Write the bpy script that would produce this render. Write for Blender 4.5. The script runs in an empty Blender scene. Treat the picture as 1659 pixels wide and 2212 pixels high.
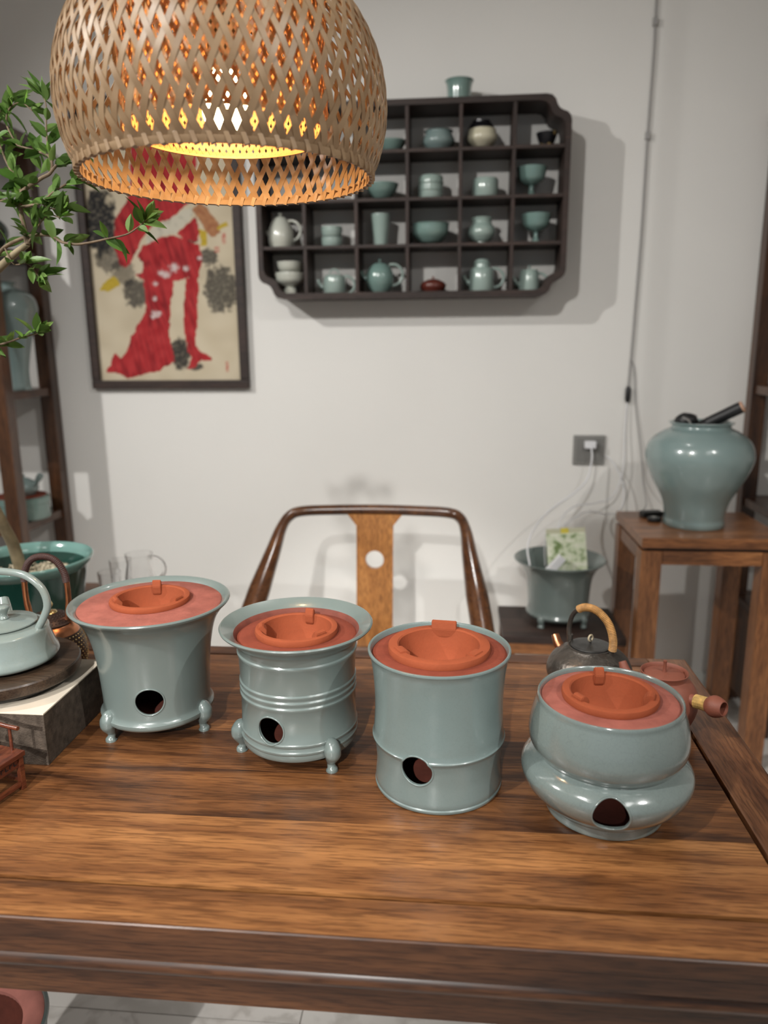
import bpy, bmesh, math, random
from mathutils import Vector, Matrix

# ------------------------------------------------------------------ camera, light, exposure
S = bpy.context.scene
COL = S.collection
S.view_settings.view_transform = 'Standard'
S.view_settings.look = 'None'
S.view_settings.exposure = 0.0
S.view_settings.gamma = 1.0
S.view_settings.use_curve_mapping = False
try:
    S.cycles.use_denoising = True
    S.cycles.max_bounces = 10
    S.cycles.transparent_max_bounces = 12
    S.cycles.sample_clamp_indirect = 6.0
    S.cycles.caustics_reflective = False
    S.cycles.caustics_refractive = False
except Exception:
    pass

TZ = 0.78                                   # height of the table top
FPX = 1620.0                                # focal length in pixels of the 1659 x 2212 frame
pitch, yaw, roll = math.radians(12.6), math.radians(5.35), math.radians(-0.5)
fw = Vector((-math.sin(yaw)*math.cos(pitch), math.cos(yaw)*math.cos(pitch), -math.sin(pitch)))
rt = Vector((math.cos(yaw), math.sin(yaw), 0)); up = rt.cross(fw)
rt, up = (math.cos(roll)*rt + math.sin(roll)*up, -math.sin(roll)*rt + math.cos(roll)*up)
cd = bpy.data.cameras.new('camera'); cam = bpy.data.objects.new('camera', cd); COL.objects.link(cam)
m = Matrix((rt, up, -fw)).transposed().to_4x4(); m.translation = Vector((0, 0, TZ+0.58))
cam.matrix_world = m
cd.sensor_fit = 'HORIZONTAL'; cd.sensor_width = 36.0; cd.lens = 36.0*FPX/1659.0
cd.clip_start = 0.02; cd.clip_end = 50
cd.dof.use_dof = True; cd.dof.focus_distance = 1.05; cd.dof.aperture_fstop = 4.2
S.camera = cam

w = bpy.data.worlds.new('World'); S.world = w; w.use_nodes = True
w.node_tree.nodes['Background'].inputs[0].default_value = (0.93, 0.96, 1.0, 1)
w.node_tree.nodes['Background'].inputs[1].default_value = 0.33

def spot(name, loc, target, watts, deg, blend, col, size=0.03):
    l = bpy.data.lights.new(name, 'SPOT'); l.energy = watts; l.spot_size = math.radians(deg)
    l.spot_blend = blend; l.color = col; l.shadow_soft_size = size
    o = bpy.data.objects.new(name, l); COL.objects.link(o); o.location = loc
    o.rotation_euler = (Vector(target)-Vector(loc)).to_track_quat('-Z', 'Y').to_euler()
    return o
WARM = (1.0, 0.98, 0.945)
spot('ceiling_spot', (-1.10, -0.50, 2.82), (0.15, 2.3, 0.75), 175, 78, 1.0, WARM)
spot('ceiling_spot', (-2.45, 0.55, 2.82), (-0.10, 2.3, 0.60), 185, 84, 0.9, WARM)
spot('ceiling_spot', (1.55, -0.30, 2.82), (0.15, 0.95, 0.75), 115, 80, 0.9, WARM)
spot('ceiling_spot', (-0.45, -2.60, 2.82), (-0.20, 2.87, -0.16), 600, 17.5, 0.9, WARM)
spot('ceiling_spot', (0.05, 2.00, 2.82), (-0.05, 1.85, 0.0), 60, 60, 1.0, WARM)
spot('ceiling_spot', (-1.60, -2.20, 2.82), (-0.85, 0.85, 0.35), 330, 20, 0.9, WARM)

def panel(loc, sx, sy, watts):
    l = bpy.data.lights.new('ceiling_panel_light', 'AREA'); l.shape = 'RECTANGLE'; l.size = sx; l.size_y = sy; l.energy = watts; l.color = (1.0, 0.98, 0.95)
    o = bpy.data.objects.new('ceiling_panel_light', l); COL.objects.link(o); o.location = loc
panel((-1.30, -1.00, 2.84), 0.30, 1.20, 9)
panel((0.95, -0.90, 2.84), 0.30, 1.20, 9)

# ------------------------------------------------------------------ material helpers
def nt(name):
    mt = bpy.data.materials.new(name); mt.use_nodes = True
    n = mt.node_tree.nodes; return mt, n, mt.node_tree.links, n['Principled BSDF']
def ramp(n, stops):
    r = n.new('ShaderNodeValToRGB'); e = r.color_ramp.elements
    while len(e) < len(stops): e.new(0.5)
    for k, (p, c) in enumerate(stops):
        e[k].position = p; e[k].color = (*c, 1)
    return r
def plain(name, col, rough=0.5, metal=0.0, coat=0.0, var=0.0, scale=20, bump=0.0, bscale=200, spec=0.5, trans=0):
    mt, n, l, p = nt(name)
    p.inputs['Base Color'].default_value = (*col, 1); p.inputs['Roughness'].default_value = rough
    p.inputs['Metallic'].default_value = metal; p.inputs['Coat Weight'].default_value = coat
    p.inputs['Specular IOR Level'].default_value = spec
    p.inputs['Coat Roughness'].default_value = 0.08
    p.inputs['Transmission Weight'].default_value = trans
    if var or bump: tc = n.new('ShaderNodeTexCoord')
    if var:
        z = n.new('ShaderNodeTexNoise'); z.inputs['Scale'].default_value = scale; z.inputs['Detail'].default_value = 4
        r = ramp(n, [(0.3, tuple(c*(1-var) for c in col)), (0.7, tuple(min(1, c*(1+var)) for c in col))])
        l.new(tc.outputs['Object'], z.inputs['Vector']); l.new(z.outputs['Fac'], r.inputs['Fac']); l.new(r.outputs['Color'], p.inputs['Base Color'])
    if bump:
        z = n.new('ShaderNodeTexNoise'); z.inputs['Scale'].default_value = bscale; z.inputs['Detail'].default_value = 3
        b = n.new('ShaderNodeBump'); b.inputs['Strength'].default_value = bump; b.inputs['Distance'].default_value = 0.002
        l.new(tc.outputs['Object'], z.inputs['Vector']); l.new(z.outputs['Fac'], b.inputs['Height']); l.new(b.outputs['Normal'], p.inputs['Normal'])
    return mt
def wood(name, dark, mid, light, axis='x', rough=0.32, coat=0.25, vary=0.35, sc=1.0, pores=True, tint='Random'):
    mt, n, l, p = nt(name)
    tc = n.new('ShaderNodeTexCoord'); mp = n.new('ShaderNodeMapping'); oi = n.new('ShaderNodeObjectInfo')
    a, b = 2.0*sc, 22*sc
    mp.inputs['Scale'].default_value = {'x': (a, b, b), 'y': (b, a, b), 'z': (b, b, a)}[axis]
    l.new(tc.outputs['Object'], mp.inputs['Vector'])
    mu = n.new('ShaderNodeMath'); mu.operation = 'MULTIPLY'; mu.inputs[1].default_value = 37.0
    l.new(oi.outputs['Random'], mu.inputs[0])
    n1 = n.new('ShaderNodeTexNoise'); n1.noise_dimensions = '4D'
    n1.inputs['Scale'].default_value = 1.0; n1.inputs['Detail'].default_value = 5; n1.inputs['Roughness'].default_value = 0.62; n1.inputs['Distortion'].default_value = 1.2
    l.new(mp.outputs['Vector'], n1.inputs['Vector']); l.new(mu.outputs[0], n1.inputs['W'])
    mp2 = n.new('ShaderNodeMapping'); a2, b2 = 26*sc, 330*sc
    mp2.inputs['Scale'].default_value = {'x': (a2, b2, b2), 'y': (b2, a2, b2), 'z': (b2, b2, a2)}[axis]
    l.new(tc.outputs['Object'], mp2.inputs['Vector'])
    n2 = n.new('ShaderNodeTexNoise'); n2.inputs['Scale'].default_value = 1.0; n2.inputs['Detail'].default_value = 3; n2.inputs['Distortion'].default_value = 0.4
    l.new(mp2.outputs['Vector'], n2.inputs['Vector'])
    r1 = ramp(n, [(0.27, dark), (0.5, mid), (0.74, light)])
    ad = n.new('ShaderNodeMath'); ad.operation = 'MULTIPLY_ADD'; ad.inputs[1].default_value = vary*0.5; ad.inputs[2].default_value = -vary*0.25
    l.new(oi.outputs[tint], ad.inputs[0])
    ad2 = n.new('ShaderNodeMath'); ad2.operation = 'ADD'; l.new(ad.outputs[0], ad2.inputs[0]); l.new(n1.outputs['Fac'], ad2.inputs[1])
    l.new(ad2.outputs[0], r1.inputs['Fac'])
    r2 = ramp(n, [(0.36, (0.42, 0.38, 0.36)), (0.56, (1, 1, 1))])
    l.new(n2.outputs['Fac'], r2.inputs['Fac'])
    mx = n.new('ShaderNodeMix'); mx.data_type = 'RGBA'; mx.blend_type = 'MULTIPLY'; mx.inputs[0].default_value = 0.8 if pores else 0.3
    l.new(r1.outputs['Color'], mx.inputs[6]); l.new(r2.outputs['Color'], mx.inputs[7]); l.new(mx.outputs[2], p.inputs['Base Color'])
    p.inputs['Roughness'].default_value = rough; p.inputs['Coat Weight'].default_value = coat; p.inputs['Coat Roughness'].default_value = 0.22
    bp = n.new('ShaderNodeBump'); bp.inputs['Strength'].default_value = 0.12; bp.inputs['Distance'].default_value = 0.001
    l.new(n2.outputs['Fac'], bp.inputs['Height']); l.new(bp.outputs['Normal'], p.inputs['Normal'])
    return mt
def celadon(name, a, b, rough=0.28, coat=0.6, crackle=0.0, scale=9):
    mt, n, l, p = nt(name)
    tc = n.new('ShaderNodeTexCoord'); z = n.new('ShaderNodeTexNoise'); z.inputs['Scale'].default_value = scale; z.inputs['Detail'].default_value = 5
    l.new(tc.outputs['Object'], z.inputs['Vector']); r = ramp(n, [(0.32, a), (0.68, b)]); l.new(z.outputs['Fac'], r.inputs['Fac'])
    l.new(r.outputs['Color'], p.inputs['Base Color'])
    p.inputs['Roughness'].default_value = rough; p.inputs['Coat Weight'].default_value = coat; p.inputs['Coat Roughness'].default_value = 0.1
    fz = n.new('ShaderNodeTexNoise'); fz.inputs['Scale'].default_value = 140; l.new(tc.outputs['Object'], fz.inputs['Vector'])
    bp = n.new('ShaderNodeBump'); bp.inputs['Strength'].default_value = 0.05; bp.inputs['Distance'].default_value = 0.001
    l.new(fz.outputs['Fac'], bp.inputs['Height']); l.new(bp.outputs['Normal'], p.inputs['Normal'])
    if crackle:
        v = n.new('ShaderNodeTexVoronoi'); v.feature = 'DISTANCE_TO_EDGE'; v.inputs['Scale'].default_value = 150
        wz = n.new('ShaderNodeTexNoise'); wz.inputs['Scale'].default_value = 60
        l.new(tc.outputs['Object'], wz.inputs['Vector'])
        va = n.new('ShaderNodeMix'); va.data_type = 'VECTOR'; va.inputs[0].default_value = 0.02
        l.new(tc.outputs['Object'], va.inputs[4]); l.new(wz.outputs['Color'], va.inputs[5]); l.new(va.outputs[1], v.inputs['Vector'])
        cr = ramp(n, [(0.0, (1-crackle,)*3), (0.06, (1, 1, 1))]); l.new(v.outputs['Distance'], cr.inputs['Fac'])
        mx = n.new('ShaderNodeMix'); mx.data_type = 'RGBA'; mx.blend_type = 'MULTIPLY'; mx.inputs[0].default_value = 1
        l.new(r.outputs['Color'], mx.inputs[6]); l.new(cr.outputs['Color'], mx.inputs[7]); l.new(mx.outputs[2], p.inputs['Base Color'])
    return mt
def leafy(name, a, b, tr=0.35, rough=0.4):
    mt, n, l, p = nt(name)
    oi = n.new('ShaderNodeObjectInfo'); r = ramp(n, [(0.0, a), (1.0, b)]); l.new(oi.outputs['Random'], r.inputs['Fac'])
    l.new(r.outputs['Color'], p.inputs['Base Color']); p.inputs['Roughness'].default_value = rough
    t = n.new('ShaderNodeBsdfTranslucent'); l.new(r.outputs['Color'], t.inputs['Color'])
    mx = n.new('ShaderNodeMixShader'); mx.inputs[0].default_value = tr
    l.new(p.outputs[0], mx.inputs[1]); l.new(t.outputs[0], mx.inputs[2]); l.new(mx.outputs[0], n['Material Output'].inputs['Surface'])
    return mt

WALL = plain('wall paint', (0.80, 0.785, 0.75), 0.85, var=0.015, scale=2.5, bump=0.05, bscale=300)
CEIL = plain('ceiling paint', (0.82, 0.80, 0.77), 0.9)
SKIRT = plain('skirting', (0.78, 0.80, 0.76), 0.5)
T1 = wood('table wood', (0.054, 0.021, 0.009), (0.189, 0.075, 0.025), (0.378, 0.168, 0.057), 'x', 0.36, 0.15, 0.6, tint='Alpha')
T1Y = wood('table rail wood', (0.055, 0.020, 0.009), (0.125, 0.050, 0.021), (0.22, 0.095, 0.040), 'y', 0.33, 0.3)
T2 = wood('shade-darkened table wood', (0.036, 0.014, 0.007), (0.075, 0.029, 0.012), (0.14, 0.056, 0.022), 'x', 0.45, 0.1)  # table wood darkened: the front edge's shade is put into this colour
DARKW = wood('dark shelf wood', (0.020, 0.011, 0.008), (0.034, 0.018, 0.013), (0.060, 0.032, 0.023), 'x', 0.6, 0.0, 0.15)
DARKWZ = wood('dark shelf upright wood', (0.020, 0.011, 0.008), (0.036, 0.019, 0.014), (0.065, 0.034, 0.025), 'z', 0.6, 0.0, 0.15)
ETW = wood('bookcase wood', (0.035, 0.014, 0.007), (0.085, 0.034, 0.014), (0.17, 0.070, 0.026), 'z', 0.35, 0.2, 0.3)
ETX = wood('bookcase board wood', (0.035, 0.014, 0.007), (0.085, 0.034, 0.014), (0.15, 0.065, 0.026), 'x', 0.35, 0.2, 0.3)
CHW = wood('chair wood', (0.036, 0.013, 0.005), (0.086, 0.032, 0.011), (0.158, 0.065, 0.022), 'y', 0.22, 0.5, 0.1)
CHS = wood('chair splat wood', (0.20, 0.075, 0.018), (0.35, 0.145, 0.038), (0.48, 0.22, 0.065), 'z', 0.28, 0.4, 0.1)
STW = wood('stand wood', (0.135, 0.051, 0.018), (0.285, 0.112, 0.038), (0.480, 0.210, 0.075), 'x', 0.35, 0.2, 0.2)
STZ = wood('stand leg wood', (0.109, 0.041, 0.014), (0.217, 0.084, 0.029), (0.377, 0.160, 0.058), 'z', 0.35, 0.2, 0.2)
MINI = wood('rosewood', (0.050, 0.010, 0.006), (0.12, 0.030, 0.014), (0.20, 0.060, 0.024), 'y', 0.35, 0.3, 0.1, 3)
WALNUT = wood('walnut disc', (0.022, 0.013, 0.008), (0.047, 0.029, 0.018), (0.079, 0.050, 0.031), 'x', 0.42, 0.1, 0.1, 1.5)
CEL = celadon('celadon glaze', (0.133, 0.168, 0.159), (0.154, 0.190, 0.179))
CELC = celadon('crackled celadon glaze', (0.142, 0.176, 0.168), (0.163, 0.198, 0.187), 0.16, 1.0, 0.10)
CELB = celadon('bamboo pot celadon glaze', (0.129, 0.172, 0.166), (0.149, 0.191, 0.184), 0.30, 0.5, 0.06)
CELJ = celadon('jar celadon glaze', (0.184, 0.254, 0.249), (0.213, 0.281, 0.272), 0.25, 0.6)
CELT = celadon('kettle celadon glaze', (0.207, 0.239, 0.212), (0.220, 0.275, 0.265), 0.22, 0.7, 0.05, 14)
CELL = celadon('light celadon glaze', (0.281, 0.374, 0.340), (0.340, 0.425, 0.383), 0.2, 0.8)
CELM = celadon('mid celadon glaze', (0.160, 0.264, 0.240), (0.208, 0.304, 0.272), 0.2, 0.8)
CREAM = celadon('cream glaze', (0.55, 0.52, 0.38), (0.62, 0.58, 0.44), 0.25, 0.6)
PALE = celadon('pale glaze', (0.50, 0.52, 0.46), (0.58, 0.58, 0.50), 0.25, 0.6)
GREEN = celadon('deep green glaze', (0.007, 0.036, 0.027), (0.013, 0.057, 0.043), 0.15, 1.0)
GREENR = celadon('pot rim glaze', (0.12, 0.26, 0.23), (0.20, 0.36, 0.33), 0.15, 1.0)
FILL = plain('dusty pink clay', (0.272, 0.090, 0.068), 0.95, var=0.22, scale=28, bump=0.35, bscale=160, spec=0.15)
FILLR = plain('red clay', (0.188, 0.043, 0.024), 0.9, var=0.12, scale=40, bump=0.2, bscale=220, spec=0.2)
CLAY = plain('terracotta', (0.269, 0.062, 0.024), 0.85, var=0.08, scale=30, bump=0.15, bscale=260, spec=0.25)
CLAYIN = plain('chamber clay', (0.144, 0.036, 0.022), 0.8, var=0.2, scale=50)
ZISHA = plain('purple clay', (0.200, 0.061, 0.036), 0.6, var=0.08, scale=60, bump=0.1, bscale=500)
IRON = plain('dark iron', (0.113, 0.100, 0.087), 0.38, metal=0.8, var=0.35, scale=35, bump=0.5, bscale=140)
IRONL = plain('iron lid', (0.09, 0.088, 0.085), 0.35, metal=0.8, var=0.2, scale=60)
BRONZE = plain('dark bronze', (0.060, 0.038, 0.030), 0.40, metal=0.7, var=0.2, scale=40)
COPPER = plain('copper', (0.62, 0.27, 0.14), 0.28, metal=1.0, var=0.15, scale=30)
BRASS = plain('brass', (0.72, 0.55, 0.25), 0.25, metal=1.0)
LEATHER = plain('dark cord', (0.045, 0.016, 0.012), 0.6, var=0.2, scale=200)
RATTAN = plain('rattan', (0.38, 0.20, 0.065), 0.6, var=0.3, scale=120)
STRAW = plain('straw cord', (0.55, 0.37, 0.13), 0.6, var=0.3, scale=150)
BLACK = plain('black plastic', (0.012, 0.012, 0.013), 0.45)
BLACKG = plain('black glaze', (0.010, 0.010, 0.012), 0.2, coat=0.5)
LINEN = plain('box cloth', (0.075, 0.058, 0.045), 0.95, var=0.35, scale=90, bump=0.5, bscale=420, spec=0.15)
PAPER = plain('box paper', (0.66, 0.58, 0.47), 0.8, var=0.05, scale=20)
GREY = plain('grey plate', (0.24, 0.235, 0.22), 0.4)
WHITE = plain('white plastic', (0.78, 0.78, 0.80), 0.4)
CORDG = plain('grey cable', (0.36, 0.35, 0.34), 0.5)
GLASS = plain('clear glass', (1, 1, 1), 0.02, trans=1.0)
BARK = plain('bark', (0.17, 0.12, 0.075), 0.85, var=0.35, scale=60, bump=0.6, bscale=120)
TRUNKM = plain('pale bark', (0.25, 0.20, 0.12), 0.85, var=0.3, scale=30, bump=0.4, bscale=90)
PEB = plain('pebbles', (0.48, 0.42, 0.30), 0.7, var=0.35, scale=60)
LEAF = leafy('leaf green', (0.11, 0.23, 0.045), (0.28, 0.43, 0.13))
LEAFY = leafy('young leaf green', (0.22, 0.38, 0.08), (0.30, 0.46, 0.12))
def bamboo(name, a, b, tr):
    mt, n, l, p = nt(name)
    tc = n.new('ShaderNodeTexCoord'); oi = n.new('ShaderNodeObjectInfo'); z = n.new('ShaderNodeTexNoise')
    z.noise_dimensions = '4D'; z.inputs['Scale'].default_value = 25; z.inputs['Detail'].default_value = 3
    mu = n.new('ShaderNodeMath'); mu.operation = 'MULTIPLY'; mu.inputs[1].default_value = 50
    l.new(oi.outputs['Random'], mu.inputs[0]); l.new(mu.outputs[0], z.inputs['W']); l.new(tc.outputs['Object'], z.inputs['Vector'])
    r = ramp(n, [(0.3, a), (0.7, b)]); l.new(z.outputs['Fac'], r.inputs['Fac'])
    l.new(r.outputs['Color'], p.inputs['Base Color']); p.inputs['Roughness'].default_value = 0.45
    t = n.new('ShaderNodeBsdfTranslucent'); l.new(r.outputs['Color'], t.inputs['Color'])
    mx = n.new('ShaderNodeMixShader'); mx.inputs[0].default_value = tr
    l.new(p.outputs[0], mx.inputs[1]); l.new(t.outputs[0], mx.inputs[2]); l.new(mx.outputs[0], n['Material Output'].inputs['Surface'])
    return mt
BAM = bamboo('bamboo strip', (0.25, 0.155, 0.08), (0.38, 0.255, 0.145), 0.08)
BAMI = bamboo('inner bamboo', (0.55, 0.26, 0.085), (0.65, 0.35, 0.13), 0.25)
mt, n_, l_, p_ = nt('lamp bulb'); e_ = n_.new('ShaderNodeEmission'); e_.inputs[0].default_value = (1.0, 0.66, 0.32, 1); e_.inputs[1].default_value = 85
l_.new(e_.outputs[0], n_['Material Output'].inputs['Surface']); BULB = mt
# floor: pale veined stone
mt, n_, l_, p_ = nt('floor stone'); tc_ = n_.new('ShaderNodeTexCoord'); z_ = n_.new('ShaderNodeTexNoise'); z_.noise_dimensions = '4D'; oi_ = n_.new('ShaderNodeObjectInfo'); ml_ = n_.new('ShaderNodeMath'); ml_.operation = 'MULTIPLY'; ml_.inputs[1].default_value = 40; l_.new(oi_.outputs['Random'], ml_.inputs[0]); l_.new(ml_.outputs[0], z_.inputs['W'])
z_.inputs['Scale'].default_value = 2.2; z_.inputs['Detail'].default_value = 7; z_.inputs['Distortion'].default_value = 2.5
r_ = ramp(n_, [(0.42, (0.74, 0.71, 0.67)), (0.49, (0.60, 0.57, 0.53)), (0.53, (0.77, 0.74, 0.70))]); l_.new(tc_.outputs['Object'], z_.inputs['Vector'])
l_.new(z_.outputs['Fac'], r_.inputs['Fac']); l_.new(r_.outputs['Color'], p_.inputs['Base Color']); p_.inputs['Roughness'].default_value = 0.2; FLOOR = mt
mt, n_, l_, p_ = nt('packet print'); tc_ = n_.new('ShaderNodeTexCoord'); z_ = n_.new('ShaderNodeTexNoise'); z_.inputs['Scale'].default_value = 40; z_.inputs['Detail'].default_value = 4
r_ = ramp(n_, [(0.36, (0.16, 0.24, 0.08)), (0.46, (0.55, 0.62, 0.42)), (0.62, (0.74, 0.76, 0.62))]); l_.new(tc_.outputs['Object'], z_.inputs['Vector'])
l_.new(z_.outputs['Fac'], r_.inputs['Fac']); l_.new(r_.outputs['Color'], p_.inputs['Base Color']); PACK = mt
mt, n_, l_, p_ = nt('gold blotched black glaze'); tc_ = n_.new('ShaderNodeTexCoord'); z_ = n_.new('ShaderNodeTexVoronoi'); z_.inputs['Scale'].default_value = 42
r_ = ramp(n_, [(0.22, (0.42, 0.30, 0.12)), (0.34, (0.010, 0.010, 0.012))]); l_.new(tc_.outputs['Object'], z_.inputs['Vector'])
l_.new(z_.outputs['Distance'], r_.inputs['Fac']); l_.new(r_.outputs['Color'], p_.inputs['Base Color']); p_.inputs['Roughness'].default_value = 0.25; GOLDB = mt

# ------------------------------------------------------------------ mesh helpers
PI = math.pi
class B:
    def __init__(s): s.bm = bmesh.new()
    def box(s, x0, x1, y0, y1, z0, z1, bev=0.0, mat=None):
        v = [s.bm.verts.new(c) for c in ((x0,y0,z0),(x1,y0,z0),(x1,y1,z0),(x0,y1,z0),(x0,y0,z1),(x1,y0,z1),(x1,y1,z1),(x0,y1,z1))]
        if mat is not None:
            for q in v: q.co = mat @ q.co
        fs = [s.bm.faces.new([v[i] for i in f]) for f in ((3,2,1,0),(4,5,6,7),(0,1,5,4),(1,2,6,5),(2,3,7,6),(3,0,4,7))]
        if bev:
            es = list({e for f in fs for e in f.edges})
            bmesh.ops.bevel(s.bm, geom=es, offset=bev, segments=2, affect='EDGES', profile=0.7)
        return s
    def prism(s, poly, axis, a, b, bev=0.0):
        def P(u, v, t): return {'x': (t, u, v), 'y': (u, t, v), 'z': (u, v, t)}[axis]
        A = [s.bm.verts.new(P(u, v, a)) for u, v in poly]; Bv = [s.bm.verts.new(P(u, v, b)) for u, v in poly]
        k = len(poly); fs = [s.bm.faces.new(A), s.bm.faces.new(Bv[::-1])]
        fs += [s.bm.faces.new((A[i], Bv[i], Bv[(i+1) % k], A[(i+1) % k])) for i in range(k)]
        if bev:
            es = list({e for f in fs for e in f.edges}); bmesh.ops.bevel(s.bm, geom=es, offset=bev, segments=2, affect='EDGES')
        return s
    def lathe(s, prof, c=(0, 0, 0), seg=48, closed=False, M=None, mi=None):
        rings = []
        for r, z in prof:
            if r < 1e-6: pts = [(c[0], c[1], c[2]+z)]
            else: pts = [(c[0]+r*math.cos(2*PI*k/seg), c[1]+r*math.sin(2*PI*k/seg), c[2]+z) for k in range(seg)]
            rings.append([s.bm.verts.new(M @ Vector(q) if M else q) for q in pts])
        pairs = list(zip(rings[:-1], rings[1:])) + ([(rings[-1], rings[0])] if closed else [])
        for i, (A, Bv) in enumerate(pairs):
            for k in range(seg):
                k2 = (k+1) % seg
                if len(A) == 1 and len(Bv) == 1: break
                if len(A) == 1: f = s.bm.faces.new((A[0], Bv[k2], Bv[k]))
                elif len(Bv) == 1: f = s.bm.faces.new((A[k], A[k2], Bv[0]))
                else: f = s.bm.faces.new((A[k], A[k2], Bv[k2], Bv[k]))
                if mi: f.material_index = mi[i]
        return s
    def tube(s, path, rad, seg=10, closed=False, flat=1.0, cap=True):
        path = [Vector(p) for p in path]; n = len(path)
        R = rad if isinstance(rad, (list, tuple)) else [rad]*n
        ref = None; rings = []
        for i, p in enumerate(path):
            if closed: t = path[(i+1) % n]-path[i-1]
            else: t = path[min(i+1, n-1)]-path[max(i-1, 0)]
            t.normalize()
            if ref is None:
                ref = Vector((0, 0, 1)) if abs(t.z) < 0.9 else Vector((1, 0, 0))
            a = (ref - t*ref.dot(t)).normalized(); ref = a; b = t.cross(a)
            rings.append([s.bm.verts.new(p + a*R[i]*math.cos(2*PI*k/seg) + b*R[i]*flat*math.sin(2*PI*k/seg)) for k in range(seg)])
        for i in range(n if closed else n-1):
            A, Bv = rings[i], rings[(i+1) % n]
            for k in range(seg): s.bm.faces.new((A[k], A[(k+1) % seg], Bv[(k+1) % seg], Bv[k]))
        if not closed and cap:
            s.bm.faces.new(rings[0][::-1]); s.bm.faces.new(rings[-1])
        return s
    def sphere(s, c, r, u=16, v=10, sc=(1, 1, 1)):
        M = Matrix.Translation(c) @ Matrix.Diagonal((r*sc[0], r*sc[1], r*sc[2], 1))
        bmesh.ops.create_uvsphere(s.bm, u_segments=u, v_segments=v, radius=1.0, matrix=M); return s
    def mesh(s, name, mats, smooth=None):
        bmesh.ops.recalc_face_normals(s.bm, faces=s.bm.faces)
        me = bpy.data.meshes.new(name); s.bm.to_mesh(me); s.bm.free()
        for q in (mats if isinstance(mats, (list, tuple)) else [mats]): me.materials.append(q)
        if smooth is not None:
            me.shade_smooth(); me.set_sharp_from_angle(angle=math.radians(smooth))
        return me
    def build(s, name, mats, parent=None, smooth=None, loc=None):
        return add(name, s.mesh(name, mats, smooth), parent, loc)
def add(name, me, parent=None, loc=None):
    o = bpy.data.objects.new(name, me); COL.objects.link(o)
    if parent: o.parent = parent
    if loc: o.location = loc
    return o
def tag(o, label, cat, group=None):
    o['label'] = label; o['category'] = cat
    if group: o['group'] = group
    return o
def thing(name, label, cat, loc=(0, 0, 0), rz=0.0, group=None):
    o = bpy.data.objects.new(name, None); COL.objects.link(o); o.location = loc; o.rotation_euler = (0, 0, rz)
    o.empty_display_size = 0.05
    return tag(o, label, cat, group)
def struct(name, b, mat):
    o = b.build(name, mat); o['kind'] = 'structure'; return o
def spline(pts, k=8):
    P = [Vector(p) for p in pts]; out = []
    for i in range(len(P)-1):
        p0, p1, p2, p3 = P[max(i-1, 0)], P[i], P[i+1], P[min(i+2, len(P)-1)]
        for j in range(k):
            t = j/k; out.append(0.5*((2*p1)+(p2-p0)*t+(2*p0-5*p1+4*p2-p3)*t*t+(3*p1-p0-3*p2+p3)*t**3))
    out.append(P[-1]); return out
def spl2(pts, k=6):
    return [(max(q.x, 0), q.y) for q in spline([(r, z, 0) for r, z in pts], k)]
def arc(c, r, a0, a1, n, rz=0.0, sx=1.0, tilt=0.0):
    """arc in a vertical plane whose horizontal direction is rz"""
    out = []
    for i in range(n+1):
        a = math.radians(a0+(a1-a0)*i/n); h = r*sx*math.cos(a)
        out.append((c[0]+h*math.cos(rz), c[1]+h*math.sin(rz), c[2]+r*math.sin(a)))
    return out

# ------------------------------------------------------------------ room
WY = 2.87
GROUT = plain('tile grout', (0.42, 0.40, 0.37), 0.8)
fl = struct('floor', B().box(-3.0, 2.6, -3.4, WY, -0.06, -0.004), GROUT)
tme = B().box(-0.3988, 0.3988, -0.3988, 0.3988, -0.0039, 0.0, 0.0008).mesh('tile', FLOOR)
for i in range(7):
    for j in range(7):
        tx_, ty_ = -2.70+0.4+0.8*(i-0.0)-0.0, -2.75+0.4+0.8*j
        if tx_ < 2.2 and ty_ < 2.5: add('tile', tme, fl, (tx_, ty_, 0.0))
struct('wall_back', B().box(-3.0, 2.6, WY, WY+0.1, -0.06, 2.96), WALL)
struct('wall_left', B().box(-3.1, -3.0, -3.4, WY+0.1, -0.06, 2.96), WALL)
struct('wall_right', B().box(2.6, 2.7, -3.4, WY+0.1, -0.06, 2.96), WALL)
struct('ceiling', B().box(-3.1, 2.7, -3.4, WY+0.1, 2.86, 2.96), CEIL)
struct('baseboard_back', B().box(-3.0, 2.6, WY-0.012, WY, 0.0, 0.08, 0.002), SKIRT)

# ------------------------------------------------------------------ tea table
tab = thing('tea_table', 'large polished brown wooden table carrying the four celadon stoves', 'table', (-0.46, 0.99, 0))
tx, ty = 0.46, -0.99                       # world -> table local
def tb(x0, x1, y0, y1, z0, z1, bev=0.0012): return B().box(x0+tx, x1+tx, y0+ty, y1+ty, z0, z1, bev)
XL, XR = -1.36, 0.436
prof = [(0.7625, 0.7785), (0.6345, 0.7800), (0.633, 0.7785), (0.6335, 0.7580), (0.638, 0.7560), (0.6395, 0.7385), (0.652, 0.7340), (0.7625, 0.7340)]
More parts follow.
